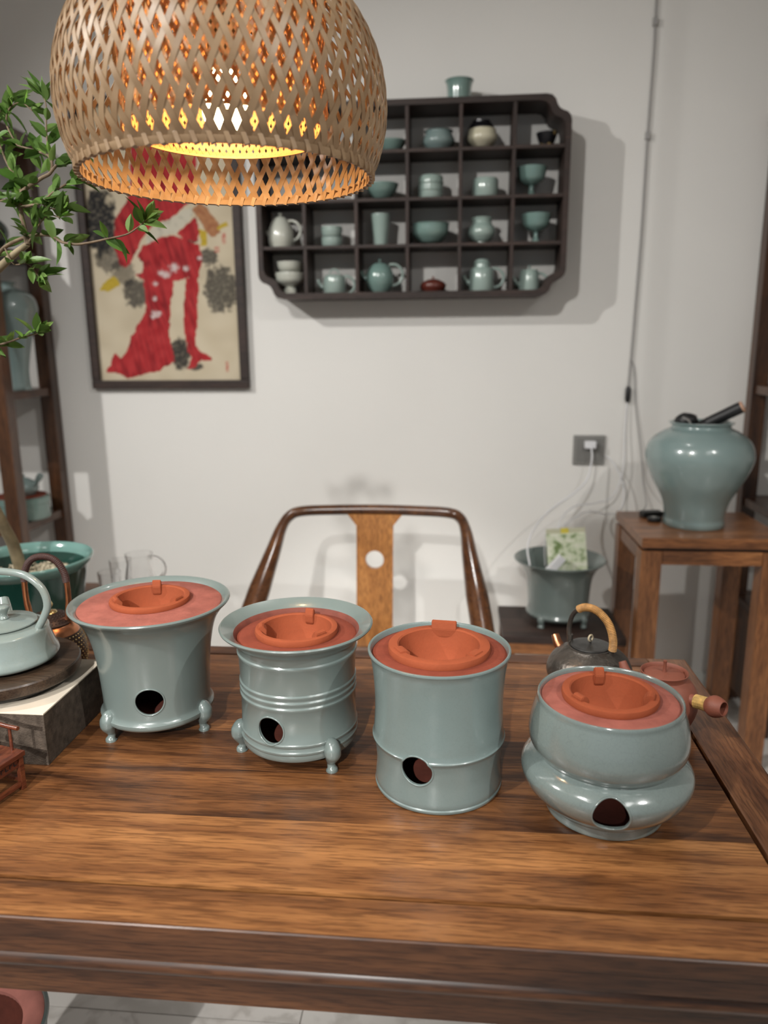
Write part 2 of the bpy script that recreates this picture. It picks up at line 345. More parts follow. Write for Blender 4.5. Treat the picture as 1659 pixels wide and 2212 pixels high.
# front rail: moulded section; the groove to the panel stays open behind it
fr = [(0.688, 0.7800), (0.6362, 0.7800), (0.6362, 0.7345), (0.688, 0.7345)]
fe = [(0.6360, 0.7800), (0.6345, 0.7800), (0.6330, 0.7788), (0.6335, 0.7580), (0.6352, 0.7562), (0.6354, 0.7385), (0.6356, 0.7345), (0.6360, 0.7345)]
B().prism([(y+ty, z) for y, z in fr], 'x', XL+tx, 0.366+tx).build('front_rail', T1, tab).color = (1, 1, 1, 0.6)
B().prism([(y+ty, z) for y, z in fe], 'x', XL+tx, 0.366+tx).build('shaded_edge_moulding', T2, tab)  # front face of the rail, split off so its colour carries the shade
tb(0.367, XR, 0.633, 1.355, 0.7345, 0.7800, 0.003).build('side_rail', T1Y, tab)
tb(XL-0.07, XL-0.001, 0.633, 1.355, 0.7345, 0.7800, 0.003).build('side_rail', T1Y, tab)
tb(XL, 0.366, 1.320, 1.355, 0.7345, 0.7800, 0.002).build('back_rail', T2, tab)
ys = [0.6945, 0.817, 0.925, 1.030, 1.125, 1.225, 1.3145]
for i in range(len(ys)-1):
    tb(XL+0.006, 0.361, ys[i]+0.0002, ys[i+1]-0.0002, 0.752, 0.7800, 0.0005).build('plank', T1, tab).color = (1, 1, 1, (0.75, 0.22, 0.08, 0.42, 0.3, 0.5)[i])
tb(XL, 0.366, 0.686, 1.322, 0.7400, 0.7515, 0).build('sub_top', T2, tab)
ap = [(0.662, 0.7340), (0.650, 0.7280), (0.6440, 0.7230), (0.6415, 0.7165), (0.6435, 0.7100), (0.6500, 0.7050), (0.6560, 0.7030), (0.6570, 0.6640), (0.6600, 0.6615), (0.680, 0.6615), (0.680, 0.7340)]
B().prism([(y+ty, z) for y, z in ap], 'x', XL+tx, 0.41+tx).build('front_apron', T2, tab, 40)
tb(XL, 0.41, 1.305, 1.328, 0.6615, 0.734, 0.002).build('back_apron', T2, tab)
tb(0.386, 0.409, 0.682, 1.303, 0.6615, 0.734, 0.002).build('side_apron', T1Y, tab)
for lx in (0.345, -1.36):
    for ly in (0.684, 1.234):
        tb(lx, lx+0.065 if lx > 0 else lx+0.065, ly, ly+0.068, 0.0, 0.7335, 0.004).build('leg', ETW, tab)

# ------------------------------------------------------------------ stoves
def cut_hole(me, ang, z, rad, r0, r1, mats):
    """bore a round air hole through a body mesh, radially at angle ang"""
    o = bpy.data.objects.new('body_tmp', me); COL.objects.link(o)
    cb = B(); d = Vector((math.cos(ang), math.sin(ang), 0))
    M = Matrix.Translation(d*(r0+r1)/2+Vector((0, 0, z))) @ d.to_track_quat('Z', 'Y').to_matrix().to_4x4()
    bmesh.ops.create_cone(cb.bm, cap_ends=True, segments=48, radius1=rad, radius2=rad, depth=r1-r0, matrix=M)
    cme = cb.mesh('cut', mats[0]); co = bpy.data.objects.new('cut', cme); COL.objects.link(co)
    md = o.modifiers.new('b', 'BOOLEAN'); md.operation = 'DIFFERENCE'; md.object = co; md.solver = 'EXACT'
    dg = bpy.context.evaluated_depsgraph_get(); dg.update()
    res = bpy.data.meshes.new_from_object(o.evaluated_get(dg))
    bpy.data.objects.remove(o); bpy.data.objects.remove(co); bpy.data.meshes.remove(cme)
    res.shade_smooth(); res.set_sharp_from_angle(angle=math.radians(38))
    return res
def rad_at(prof, z):
    best = None
    for (r0, z0), (r1, z1) in zip(prof[:-1], prof[1:]):
        if z1 >= z0 and z0-1e-9 <= z <= z1+1e-9 and abs(z1-z0) > 1e-9: best = r0+(r1-r0)*(z-z0)/(z1-z0)
    return best
def hole_rim(prof, ang, z, rad, mat, parent):
    pts = []
    for k in range(56):
        t = 2*PI*k/56; s_, h = rad*math.cos(t), rad*math.sin(t); R = rad_at(prof, z+h)
        a = ang+math.asin(s_/R); pts.append((R*math.cos(a), R*math.sin(a), z+h))
    B().tube(pts, 0.0013, 8, True).build('air_hole_rim', mat, parent, 80)
def stove(label, loc, outer, inner, hole, mat, fillmat, rf, zf, ring, lugs, feet=None, footz=0, group=None, big=False):
    t = thing('charcoal_stove', label, 'stove', (loc[0], loc[1], TZ))
    n = len(outer)-1
    prof = outer+inner
    # outer and lip glazed, inside of the fire chamber bare clay
    nl = len(outer)
    b = B().lathe(prof, seg=96, mi=[0]*(nl+2)+[1]*(len(prof)-nl-3)); me = b.mesh('body', [mat, CLAYIN])
    ha, hz, hr = hole
    me = cut_hole(me, ha, hz, hr, 0.045, 0.13, [mat])
    body = add('body', me, t); body.name = 'body'
    hole_rim(outer, ha, hz, hr+0.0006, mat, body)
    # clay filling between lip and fire bowl
    ro, ri, hh = ring
    fp = [(ro-0.0035, zf-0.004), (rf-0.0015, zf-0.004), (rf, zf-0.0015), (rf-0.002, zf), (ro+0.012, zf+0.0015), (ro-0.002, zf+0.002), (ro-0.0035, zf+0.002)]
    B().lathe(fp, seg=80, closed=True).build('clay_filling', fillmat, t, 40)
    zt = zf+hh
    bp = [(ro-0.004, zf+0.0022), (ro-0.001, zf+0.0022), (ro, zf+hh*0.55), (ro-0.0012, zt-0.0012), (ro-0.004, zt), (ri+0.002, zt), (ri, zt-0.0015),
          (ri-0.003, zf-0.015), (ri-0.012, zf-0.040), (ri-0.028, zf-0.052), (0, zf-0.054), (0, zf-0.058), (ri-0.026, zf-0.056), (ri-0.006, zf-0.042), (ri+0.003, zf-0.016), (ro-0.0042, zf-0.006), (ro-0.004, zf+0.0003)]
    B().lathe(bp, seg=80).build('fire_bowl', CLAY, t, 35)
    for a, wd, hgt, over in lugs:
        # pot-rest lug: thick wedge astride the ring, leaning into the bowl
        M = Matrix.Rotation(a, 4, 'Z')
        pr = [(ro-0.006, zt-0.003), (ro-0.006, zt+hgt*0.6), (ro-0.010, zt+hgt), (ri-over*0.4, zt+hgt*0.85), (ri-over, zt-0.001), (ri-over+0.001, zt-0.012), (ri+0.001, zt-0.020)]
        q = B().prism(pr, 'y', -wd/2, wd/2, 0.0008); q.bm.transform(M); q.build('pot_rest_lug', CLAY, t)
    if feet:
        for a in feet:
            d = Vector((math.cos(a), math.sin(a), 0)); R0, zz = footz
            pth = [(R0-0.006, zz+0.012), (R0-0.001, zz+0.008), (R0+0.002, zz+0.001), (R0+0.0025, zz-0.006), (R0, zz-0.014), (R0-0.002, 0.011), (R0-0.001, 0.006), (R0, 0.0025), (R0, 0.0)]
            rr = [0.006, 0.0104, 0.0124, 0.0120, 0.0088, 0.0056, 0.0060, 0.0084, 0.0086]
            sp = spline([(d.x*r, d.y*r, z) for r, z in pth], 4); rs = []
            for i in range(len(rr)-1): rs += [rr[i]+(rr[i+1]-rr[i])*j/4 for j in range(4)]
            rs.append(rr[-1])
            B().tube(sp, rs, 16).build('foot', mat, t, 60)
    return t
rad = math.radians
def std_lugs(a0, wd=0.013, h=0.0095, over=0.005): return [(rad(a0), wd, h, over), (rad(a0-116), wd*1.35, h*0.62, over+0.003), (rad(a0+116), wd*1.35, h*0.62, over+0.003)]
# 1: flared pot on three feet
o1 = spl2([(0.070, 0.0225), (0.078, 0.023), (0.0845, 0.028), (0.0855, 0.0345)], 3)+spl2([(0.0822, 0.038), (0.0805, 0.045), (0.0812, 0.070), (0.0842, 0.110), (0.0895, 0.145), (0.0965, 0.170), (0.1065, 0.187), (0.1165, 0.1975)], 6)+[(0.1185, 0.1995), (0.1195, 0.2018), (0.1188, 0.2035), (0.1172, 0.2042)]
i1 = [(0.115, 0.2035), (0.110, 0.2005), (0.101, 0.190), (0.091, 0.172), (0.084, 0.145), (0.0805, 0.11), (0.0778, 0.07), (0.0772, 0.045), (0.074, 0.032), (0, 0.030)]
stove('flared celadon stove with broad dusty pink clay top, leftmost of the four stoves', (-0.458, 1.051), [(0, 0.0225)]+o1, i1, (rad(-75.5), 0.0725, 0.0205), CEL, FILL, 0.1065, 0.1985, (0.0600, 0.0500, 0.0105), std_lugs(100), [rad(-129), rad(-14), rad(111)], (0.081, 0.032))
# 2: ribbed pot with wide saucer lip
o2 = [(0.0, 0.0185), (0.078, 0.0185), (0.0815, 0.020), (0.0838, 0.0245)]
def groove(z, r): return [(r, z-0.0042), (r+0.0016, z-0.002), (r+0.0016, z+0.0005), (r, z+0.0025)]
for z, r in ((0.034, 0.0835), (0.045, 0.0833), (0.098, 0.0825), (0.107, 0.0825), (0.116, 0.0825), (0.158, 0.0842)):
    o2 += groove(z, r)
o2 += spl2([(0.0855, 0.166), (0.0885, 0.1735), (0.0965, 0.1815), (0.1065, 0.1885)], 5)+[(0.1085, 0.1905), (0.1092, 0.1925), (0.1082, 0.1942), (0.1065, 0.1945)]
i2 = [(0.1035, 0.1928), (0.0965, 0.1885), (0.0895, 0.1835), (0.0868, 0.1800), (0.0856, 0.1755), (0.0805, 0.160), (0.0790, 0.13), (0.0790, 0.036), (0.076, 0.025), (0, 0.024)]
stove('ribbed celadon stove with a wide saucer lip and ball feet, second from the left', (-0.2205, 0.996), o2, i2, (rad(-107), 0.0655, 0.0195), CEL, FILLR, 0.0858, 0.1765, (0.0595, 0.0500, 0.0115), std_lugs(78), [rad(-167), rad(-48), rad(72)], (0.0855, 0.032))
# 3: bamboo-shaped cylinder
o3 = [(0.0, 0.0), (0.081, 0.0), (0.0845, 0.001), (0.0856, 0.003), (0.0855, 0.005), (0.0842, 0.0065), (0.0850, 0.0085)]+spl2([(0.0845, 0.014), (0.0830, 0.035), (0.0842, 0.055), (0.0862, 0.066)], 6)+[(0.0880, 0.0700), (0.0888, 0.0712), (0.0888, 0.0725), (0.0878, 0.0735), (0.0872, 0.0750)]+spl2([(0.0865, 0.082), (0.0852, 0.105), (0.0852, 0.130), (0.0872, 0.160), (0.0905, 0.181)], 6)+[(0.0925, 0.1875), (0.0938, 0.1895), (0.0936, 0.1915), (0.0922, 0.1924)]
i3 = [(0.0905, 0.1918), (0.0892, 0.1895), (0.0885, 0.1850), (0.0845, 0.165), (0.0818, 0.14), (0.0812, 0.10), (0.0830, 0.07), (0.0796, 0.035), (0.079, 0.010), (0, 0.009)]
stove('cylindrical celadon stove shaped like a bamboo joint, between ribbed and gourd stoves', (-0.0155, 0.925), o3, i3, (rad(-107.6), 0.0590, 0.0205), CELB, FILLR, 0.0888, 0.1855, (0.0675, 0.0530, 0.0120), [(rad(84), 0.034, 0.010, 0.003), (rad(-34), 0.020, 0.002, 0.006), (rad(-150), 0.020, 0.002, 0.006)])
# 4: double-bulb gourd
o4 = [(0.0, 0.0), (0.070, 0.0), (0.0735, 0.0015), (0.0745, 0.005), (0.0735, 0.0115)]+spl2([(0.0740, 0.0135), (0.0850, 0.0225), (0.0990, 0.0370), (0.1055, 0.0530), (0.1035, 0.0640), (0.0955, 0.0725), (0.0885, 0.0770)], 6)+[(0.0868, 0.0785), (0.0872, 0.0800)]+spl2([(0.0900, 0.0825), (0.0950, 0.0905), (0.0975, 0.1030), (0.0960, 0.1180), (0.0925, 0.1330), (0.0885, 0.1455)], 6)+[(0.0882, 0.1490), (0.0882, 0.1515), (0.0872, 0.1530), (0.0858, 0.1532)]
i4 = [(0.0846, 0.1520), (0.0838, 0.1495), (0.0838, 0.1440), (0.087, 0.132), (0.090, 0.115), (0.089, 0.098), (0.081, 0.081), (0.080, 0.076), (0.097, 0.066), (0.1015, 0.053), (0.096, 0.038), (0.082, 0.024), (0.068, 0.013), (0, 0.011)]
stove('glossy crackled celadon gourd stove of two stacked bulbs, rightmost of the four stoves', (0.197, 0.880), o4, i4, (rad(-97.3), 0.0510, 0.0210), CELC, FILL, 0.0842, 0.1480, (0.0590, 0.0475, 0.0115), std_lugs(96, 0.012, 0.009))

# ------------------------------------------------------------------ bamboo pendant lamp
LX, LY = -0.287, 1.0
lamp = thing('bamboo_pendant_lamp', 'woven bamboo dome pendant lamp glowing orange above the table', 'lamp', (LX, LY, 1.568))
dome = spline([(0.1800, 0.000, 0), (0.1905, 0.022, 0), (0.1985, 0.055, 0), (0.2000, 0.085, 0), (0.1955, 0.120, 0), (0.1830, 0.155, 0), (0.1620, 0.188, 0), (0.1320, 0.215, 0), (0.0950, 0.236, 0), (0.0560, 0.250, 0), (0.0400, 0.253, 0)], 8)
def strip(prof, sgn, N, k, wdt, th, amp, phase=0.0):
    """one woven strip running helically up a surface of revolution; alternates over and under the other family"""
    b = B(); ang = 0.0; prev = None; rings = []
    for i, p in enumerate(prof):
        if prev is not None:
            ds = (p-prev).length; ang += sgn*math.tan(k)*ds/max(0.5*(p.x+prev.x), 0.05)
        prev = p
        a = ang+phase
        cross = 2*ang*N/(2*PI)                     # counts crossings with the other family
        off = sgn*amp*math.cos(PI*cross)
        t2 = prof[min(i+1, len(prof)-1)]-prof[max(i-1, 0)]; t2.normalize()
        nr = Vector((t2.y, -t2.x, 0))              # outward normal in (r, z)
        er = Vector((math.cos(a), math.sin(a), 0)); et = Vector((-math.sin(a), math.cos(a), 0)); ez = Vector((0, 0, 1))
        nrm = er*nr.x+ez*nr.y; mer = er*t2.x+ez*t2.y
        tan = (mer*math.cos(k)+et*sgn*math.sin(k)).normalized(); side = nrm.cross(tan)
        c = er*p.x+ez*p.y+nrm*off
        rings.append([b.bm.verts.new(c+side*sx*(wdt+0.0026*max(0.0, 1.0-p.y/0.075))/2+nrm*sy*th/2) for sx, sy in ((-1, -1), (1, -1), (1, 1), (-1, 1))])
    for A, C in zip(rings[:-1], rings[1:]):
        for q in range(4): b.bm.faces.new((A[q], A[(q+1) % 4], C[(q+1) % 4], C[q]))
    b.bm.faces.new(rings[0][::-1]); b.bm.faces.new(rings[-1])
    return b
NS = 66
for sgn in (1, -1):
    me = strip(dome, sgn, NS, rad(24), 0.0064, 0.0008, 0.0006).mesh('woven_strip', BAM, 30)
    for k in range(NS):
        o = add('woven_strip', me, lamp); o.rotation_euler = (0, 0, 2*PI*k/NS)
# rim ring with turned-over ends
B().lathe([(0.1775, -0.002), (0.1815, -0.003), (0.1835, 0.001), (0.1840, 0.005), (0.1800, 0.005)], seg=96, closed=True).build('rim_hoop', BAM, lamp, 40)
me = B().box(-0.0027, 0.0027, -0.0036, 0.0040, -0.0045, 0.0080, 0.0006).mesh('rim_binding', BAM)
for k in range(NS):
    a = 2*PI*(k+0.5)/NS; o = add('rim_binding', me, lamp, (0.1808*math.cos(a), 0.1808*math.sin(a), 0.001)); o.rotation_euler = (0, 0.25, a+PI/2+0.0)
    o.rotation_euler = (0.0, 0.35, a-PI/2)
# finer inner cylinder
cylp = [Vector((0.126, z, 0)) for z in [0.052+0.178*i/27 for i in range(28)]]
ib = bmesh.new(); NI = 84
for sgn in (1, -1):
    for k in range(NI):
        s_ = strip(cylp, sgn, NI, rad(31), 0.0046, 0.0006, 0.0006, 2*PI*k/NI); tmp = bpy.data.meshes.new('t'); s_.bm.to_mesh(tmp); s_.bm.free(); ib.from_mesh(tmp); bpy.data.meshes.remove(tmp)
iw = bpy.data.meshes.new('inner_weave'); ib.to_mesh(iw); ib.free(); iw.materials.append(BAMI); o = add('inner_weave', iw, lamp); o['kind'] = 'stuff'
B().lathe([(0.1250, 0.0505), (0.1275, 0.0505), (0.1275, 0.0535), (0.1250, 0.0535)], seg=64, closed=True).build('inner_hoop', BAMI, lamp)
B().lathe([(0.1245, 0.226), (0.1285, 0.226), (0.1285, 0.233), (0.1245, 0.233)], seg=64, closed=True).build('inner_hoop', BAMI, lamp)
B().lathe(spl2([(0.0, 0.052), (0.012, 0.053), (0.025, 0.062), (0.030, 0.078), (0.027, 0.094), (0.016, 0.112), (0.013, 0.122), (0.0, 0.124)], 4), seg=24).build('bulb', BULB, lamp, 80)
B().lathe([(0, 0.1245), (0.0145, 0.1245), (0.019, 0.130), (0.019, 0.170), (0.012, 0.185), (0.012, 0.262), (0.042, 0.262), (0.042, 0.268), (0, 0.270)], seg=24).build('lamp_holder', BLACK, lamp, 40)
B().tube([(0, 0, 0.268), (0, 0, 1.292)], 0.003, 8).build('lamp_cord', BLACK, lamp)

# ------------------------------------------------------------------ box, turntable, celadon kettle (left)
bx = thing('cloth_covered_box', 'brown cloth box with a pale paper top under the wooden turntable', 'box', (-0.717, 1.006, TZ))
B().box(-0.150, 0.150, -0.092, 0.092, 0.0, 0.0775, 0.0012).build('box_body', LINEN, bx)
B().box(-0.1505, 0.1505, -0.0925, 0.0925, 0.0777, 0.0800, 0.0006).build('paper_top', PAPER, bx)
TC = (-0.677, 1.012)
tt = thing('turntable', 'round dark wooden turntable under the celadon kettle on the box', 'turntable', (TC[0], TC[1], TZ+0.0802))
B().lathe([(0, 0), (0.082, 0), (0.090, 0.006), (0.092, 0.012), (0, 0.012)], seg=64).build('swivel_base', BLACK, tt, 30)
B().lathe([(0, 0.0122), (0.100, 0.0122), (0.1045, 0.014), (0.106, 0.0175), (0.106, 0.029), (0.1045, 0.0315), (0.101, 0.0318), (0, 0.0308)], seg=80).build('disc', WALNUT, tt, 30)
tk = thing('celadon_kettle', 'crackled celadon kettle with overhead loop handle on the turntable', 'kettle', (TC[0], TC[1], TZ+0.1122))
B().lathe([(0, 0), (0.058, 0), (0.060, 0.003)]+spl2([(0.066, 0.0045), (0.0735, 0.0065), (0.0770, 0.0105), (0.0765, 0.0155), (0.0725, 0.025), (0.0680, 0.040), (0.0655, 0.053)], 5)+[(0.0645, 0.0545), (0.062, 0.0555), (0.048, 0.0605), (0.046, 0.0600), (0.0, 0.0590)], seg=80).build('body', CELT, tk, 35)
tk_lid = B().lathe([(0, 0.0610), (0.048, 0.0610), (0.0500, 0.0622), (0.0498, 0.0640), (0.030, 0.0675), (0.010, 0.0690), (0, 0.0690)], seg=64).build('lid', CELT, tk, 50)
B().lathe(spl2([(0.0, 0.0690), (0.0080, 0.0692), (0.0058, 0.0745), (0.0075, 0.0800), (0.0102, 0.0850), (0.0105, 0.0880), (0.0060, 0.0905), (0.0, 0.0908)], 4), (0.004, 0, 0), seg=32).build('lid_knob', CELT, tk_lid, 80)
hp = spline([(0.0580, 0.0, 0.0560), (0.0680, 0, 0.0720), (0.0760, 0, 0.0930), (0.0700, 0, 0.1180), (0.0480, 0, 0.1370), (0.0180, 0, 0.1430), (-0.0180, 0, 0.1430), (-0.0480, 0, 0.1370), (-0.0700, 0, 0.1180), (-0.0760, 0, 0.0930), (-0.0680, 0, 0.0720), (-0.0580, 0, 0.0560)], 6)
B().tube(hp, 0.0056, 14).build('handle', CELT, tk, 80)
B().tube(spline([(-0.030, 0.058, 0.030), (-0.045, 0.082, 0.044), (-0.058, 0.100, 0.064)], 5), [0.014-0.0006*i for i in range(11)], 14).build('spout', CELT, tk, 80)

# ------------------------------------------------------------------ copper hobnail kettle
ck = thing('hobnail_kettle', 'dark bronze kettle studded with gold dots and copper handle behind the box', 'kettle', (-0.722, 1.218, TZ))
kp = spl2([(0.040, 0.0), (0.050, 0.006), (0.0575, 0.022), (0.0592, 0.042), (0.0560, 0.062), (0.0490, 0.078)], 8)
B().lathe([(0, 0)]+kp+[(0.047, 0.0795), (0, 0.0795)], seg=64).build('body', BRONZE, ck, 40)
B().lathe(spl2([(0.0490, 0.0782), (0.0455, 0.0870), (0.0405, 0.0935), (0.0385, 0.0950)], 4)+[(0.036, 0.0955), (0, 0.0955)], seg=64).build('shoulder_band', COPPER, ck, 40)
ck_lid = B().lathe([(0, 0.0957), (0.0395, 0.0957), (0.0402, 0.0975), (0.0385, 0.0990)]+spl2([(0.037, 0.1005), (0.030, 0.1080), (0.016, 0.1135), (0.0, 0.1150)], 4), seg=64).build('lid', BRONZE, ck, 40)
B().lathe([(0, 0.1140), (0.014, 0.1145), (0.0130, 0.1165), (0.004, 0.1180), (0.003, 0.1215), (0.0070, 0.1250), (0.0080, 0.1295), (0.0060, 0.1345), (0, 0.1365)], seg=24).build('lid_knob', BRASS, ck_lid, 60)
st = B()
for j in range(11):
    z = 0.012+0.0062*j; r = rad_at(kp, z) or 0.055; M = 44
    for k in range(M):
        a = 2*PI*(k+0.5*(j % 2))/M; bmesh.ops.create_icosphere(st.bm, subdivisions=1, radius=0.0015, matrix=Matrix.Translation((r*math.cos(a), r*math.sin(a), z)))
o = st.build('hobnail_studs', BRASS, ck, 80); o['kind'] = 'stuff'
st = B()
for j, (r, z) in enumerate(((0.036, 0.1020), (0.0325, 0.1062), (0.0280, 0.1093), (0.0225, 0.1118))):
    M = (40, 36, 30, 24)[j]
    for k in range(M):
        a = 2*PI*(k+0.5*(j % 2))/M; bmesh.ops.create_icosphere(st.bm, subdivisions=1, radius=0.0014, matrix=Matrix.Translation((r*math.cos(a), r*math.sin(a), z)))
o = st.build('lid_studs', BRONZE, ck_lid, 80); o['kind'] = 'stuff'
for s_ in (1, -1):
    B().tube(spline([(s_*0.0370, 0, 0.0940), (s_*0.0360, 0, 0.1080), (s_*0.0395, 0, 0.1350), (s_*0.0400, 0, 0.1620), (s_*0.0392, 0, 0.1760)], 6), [0.0058]*12+[0.0052]*13, 12, flat=0.7).build('handle_post', COPPER, ck, 60)
gr = spline([(0.0395, 0, 0.1720), (0.0365, 0, 0.1900), (0.0260, 0, 0.2085), (0.0100, 0, 0.2175), (-0.0100, 0, 0.2175), (-0.0260, 0, 0.2085), (-0.0365, 0, 0.1900), (-0.0395, 0, 0.1720)], 14)
B().tube(gr, [0.0058+0.0007*(i % 2) for i in range(len(gr))], 12).build('cord_grip', LEATHER, ck)
B().tube(spline([(-0.046, 0.0, 0.066), (-0.066, -0.004, 0.078), (-0.078, -0.008, 0.098)], 5), [0.012-0.0006*i for i in range(11)], 14).build('spout', COPPER, ck, 60)

# ------------------------------------------------------------------ miniature carved chair
mc = thing('miniature_chair', 'miniature carved red-brown wooden armchair on the table edge at left', 'miniature', (-0.620, 0.832, TZ), rad(-15))
def mb(x0, x1, y0, y1, z0, z1, bev=0.0008): return B().box(x0, x1, y0, y1, z0, z1, bev)
for sx in (-0.043, 0.036):
    for sy in (-0.040, 0.033): mb(sx, sx+0.007, sy, sy+0.007, 0.0, 0.0475).build('leg', MINI, mc)
mb(-0.045, 0.045, -0.042, 0.042, 0.0478, 0.0545).build('seat', MINI, mc)
mb(0.0375, 0.0405, -0.0325, 0.0325, 0.0335, 0.0475, 0.0004).build('carved_apron', MINI, mc)
fretb = B()
for k in range(9):
    y = -0.028+0.007*k
    fretb.box(0.0405, 0.0412, y-0.0022, y+0.0022, 0.0425 if k % 2 else 0.0385, 0.0435 if k % 2 else 0.0395); fretb.box(0.0405, 0.0412, y-0.0026, y-0.0014, 0.0385, 0.0435)
fretb.build('fret_carving', BLACK, mc)
mb(-0.0355, 0.0355, 0.0345, 0.0385, 0.0335, 0.0475, 0.0004).build('side_apron', MINI, mc)
mb(0.0370, 0.0425, -0.0328, 0.0328, 0.0060, 0.0120).build('stretcher', MINI, mc)
mb(-0.0355, 0.0355, 0.0340, 0.0390, 0.0120, 0.0170).build('stretcher', MINI, mc)
mb(-0.0355, 0.0355, -0.0390, -0.0340, 0.0120, 0.0170).build('stretcher', MINI, mc)
for sy in (-0.037, 0.037):
    B().tube(spline([(-0.040, sy, 0.0960), (-0.015, sy, 0.0935), (0.015, sy, 0.0890), (0.043, sy, 0.0885)], 6), 0.0030, 8).build('armrest', MINI, mc, 60)
    for px_ in (-0.010, 0.028): B().tube([(px_, sy, 0.0545), (px_, sy, 0.0905)], 0.0021, 8).build('arm_post', MINI, mc, 60)
    B().tube([(-0.040, sy, 0.0545), (-0.042, sy, 0.1250)], 0.0028, 8).build('back_post', MINI, mc, 60)
mb(-0.0450, -0.0400, -0.043, 0.043, 0.1240, 0.1300).build('crest_rail', MINI, mc)
mb(-0.0425, -0.0400, -0.012, 0.012, 0.0545, 0.1240).build('back_splat', MINI, mc)
og = thing('clay_gourd', 'small orange-red clay gourd on the miniature chair seat', 'ornament', (-0.618, 0.846, TZ+0.0546))
B().lathe(spl2([(0, 0), (0.007, 0.0005), (0.0105, 0.007), (0.0085, 0.014), (0.0040, 0.018), (0.0062, 0.0225), (0.0052, 0.028), (0.0015, 0.031), (0, 0.0312)], 4), seg=20).build('body', CLAY, og, 80)
B().tube(spline([(0, 0, 0.0305), (0.001, 0, 0.036), (0.004, 0, 0.039)], 4), 0.0012, 6).build('stem', ZISHA, og)

# ------------------------------------------------------------------ iron kettle (right)
ik = thing('iron_kettle', 'low dark iron kettle with a rattan-bound arched handle behind the gourd stove', 'kettle', (0.2345, 1.215, TZ))
B().lathe([(0, 0)]+spl2([(0.042, 0.0), (0.056, 0.006), (0.0690, 0.026), (0.0705, 0.042), (0.0620, 0.060), (0.0460, 0.073), (0.0370, 0.0780)], 7)+[(0.0365, 0.0800), (0.0345, 0.0800), (0.0340, 0.0785), (0, 0.0785)], seg=72).build('body', IRON, ik, 40)
ik_lid = B().lathe([(0, 0.0790), (0.0328, 0.0790), (0.0328, 0.0812), (0.030, 0.0822), (0.026, 0.0818), (0.010, 0.0840), (0, 0.0842)], seg=56).build('lid', IRONL, ik, 40)
B().tube([(0, 0, 0.0835), (0, 0, 0.0905)], 0.0018, 8).build('lid_stud', IRONL, ik_lid)
B().tube(arc((0, 0, 0.0935), 0.0052, 0, 345, 20, rad(40)), 0.0016, 8, True).build('lid_ring', plain('bone ring', (0.45, 0.38, 0.26), 0.5), ik_lid, 60)
hr_ = rad(-42); hd = Vector((math.cos(hr_), math.sin(hr_), 0))
for s_ in (1, -1):
    d = hd*s_
    B().lathe([(0, 0.0620), (0.0085, 0.0625), (0.0075, 0.0680), (0.0050, 0.0700), (0.0048, 0.0860), (0, 0.0860)], (d.x*0.0400, d.y*0.0400, 0.003), seg=16).build('handle_lug', IRON, ik, 40)
hh = spline([hd*-0.0400+Vector((0, 0, 0.0740)), hd*-0.0425+Vector((0, 0, 0.1020)), hd*-0.0350+Vector((0, 0, 0.1280)), hd*-0.0150+Vector((0, 0, 0.1440)), hd*0.0100+Vector((0, 0, 0.1440)), hd*0.0320+Vector((0, 0, 0.1270)), hd*0.0420+Vector((0, 0, 0.1000)), hd*0.0400+Vector((0, 0, 0.0740))], 12)
ik_h = B().tube(hh, 0.0042, 10).build('handle', IRON, ik, 60)
wr = [hh[i].lerp(hh[i+1], j/2) for i in range(30, 79) for j in range(2)]
B().tube(wr, [0.0060+0.0010*(i % 2) for i in range(len(wr))], 12).build('rattan_binding', RATTAN, ik_h)
B().tube(spline([(-0.036, 0.040, 0.048), (-0.046, 0.054, 0.062), (-0.050, 0.062, 0.074)], 5), [0.0105-0.0004*i for i in range(11)], 12).build('spout', COPPER, ik, 60)

# ------------------------------------------------------------------ red clay side-handle kettle
rk = thing('clay_kettle', 'red-brown clay kettle with a straw-bound side handle behind the gourd stove', 'kettle', (0.3255, 1.100, TZ))
B().lathe([(0, 0), (0.034, 0.0)]+spl2([(0.036, 0.001), (0.0450, 0.014), (0.0515, 0.036), (0.0500, 0.056), (0.0420, 0.072), (0.0330, 0.0800)], 7)+[(0.0328, 0.0825), (0.0345, 0.0870), (0.0350, 0.0890), (0.0340, 0.0896), (0.0325, 0.0880), (0.0315, 0.0830), (0, 0.0822)], seg=64).build('body', ZISHA, rk, 40)
rk_lid = B().lathe([(0, 0.0825), (0.0295, 0.0825), (0.0298, 0.0845), (0.028, 0.0856), (0.012, 0.0882), (0, 0.0885)], seg=56).build('lid', ZISHA, rk, 40)
B().lathe([(0, 0.0880), (0.0034, 0.0882), (0.0026, 0.0920), (0.0024, 0.1020), (0.0030, 0.1060), (0, 0.1070)], seg=16).build('lid_knob', ZISHA, rk_lid, 40)
ha = rad(-46); hd = Vector((math.cos(ha), math.sin(ha), 0.10)).normalized()
b0 = Vector((math.cos(ha)*0.047, math.sin(ha)*0.047, 0.0590))
rk_h = B().tube([b0-hd*0.004, b0+hd*0.026], [0.0095, 0.0080], 14).build('handle_stem', ZISHA, rk, 60)
wr = [b0+hd*(0.005+0.018*i/24) for i in range(25)]
B().tube(wr, [0.0096+0.0010*(i % 2) for i in range(25)], 14).build('straw_binding', STRAW, rk_h)
hq = Vector((math.cos(rad(-52)), math.sin(rad(-52)), 0.16)).normalized()
M = Matrix.Translation(b0+hd*0.0355) @ hq.to_track_quat('Z', 'Y').to_matrix().to_4x4()
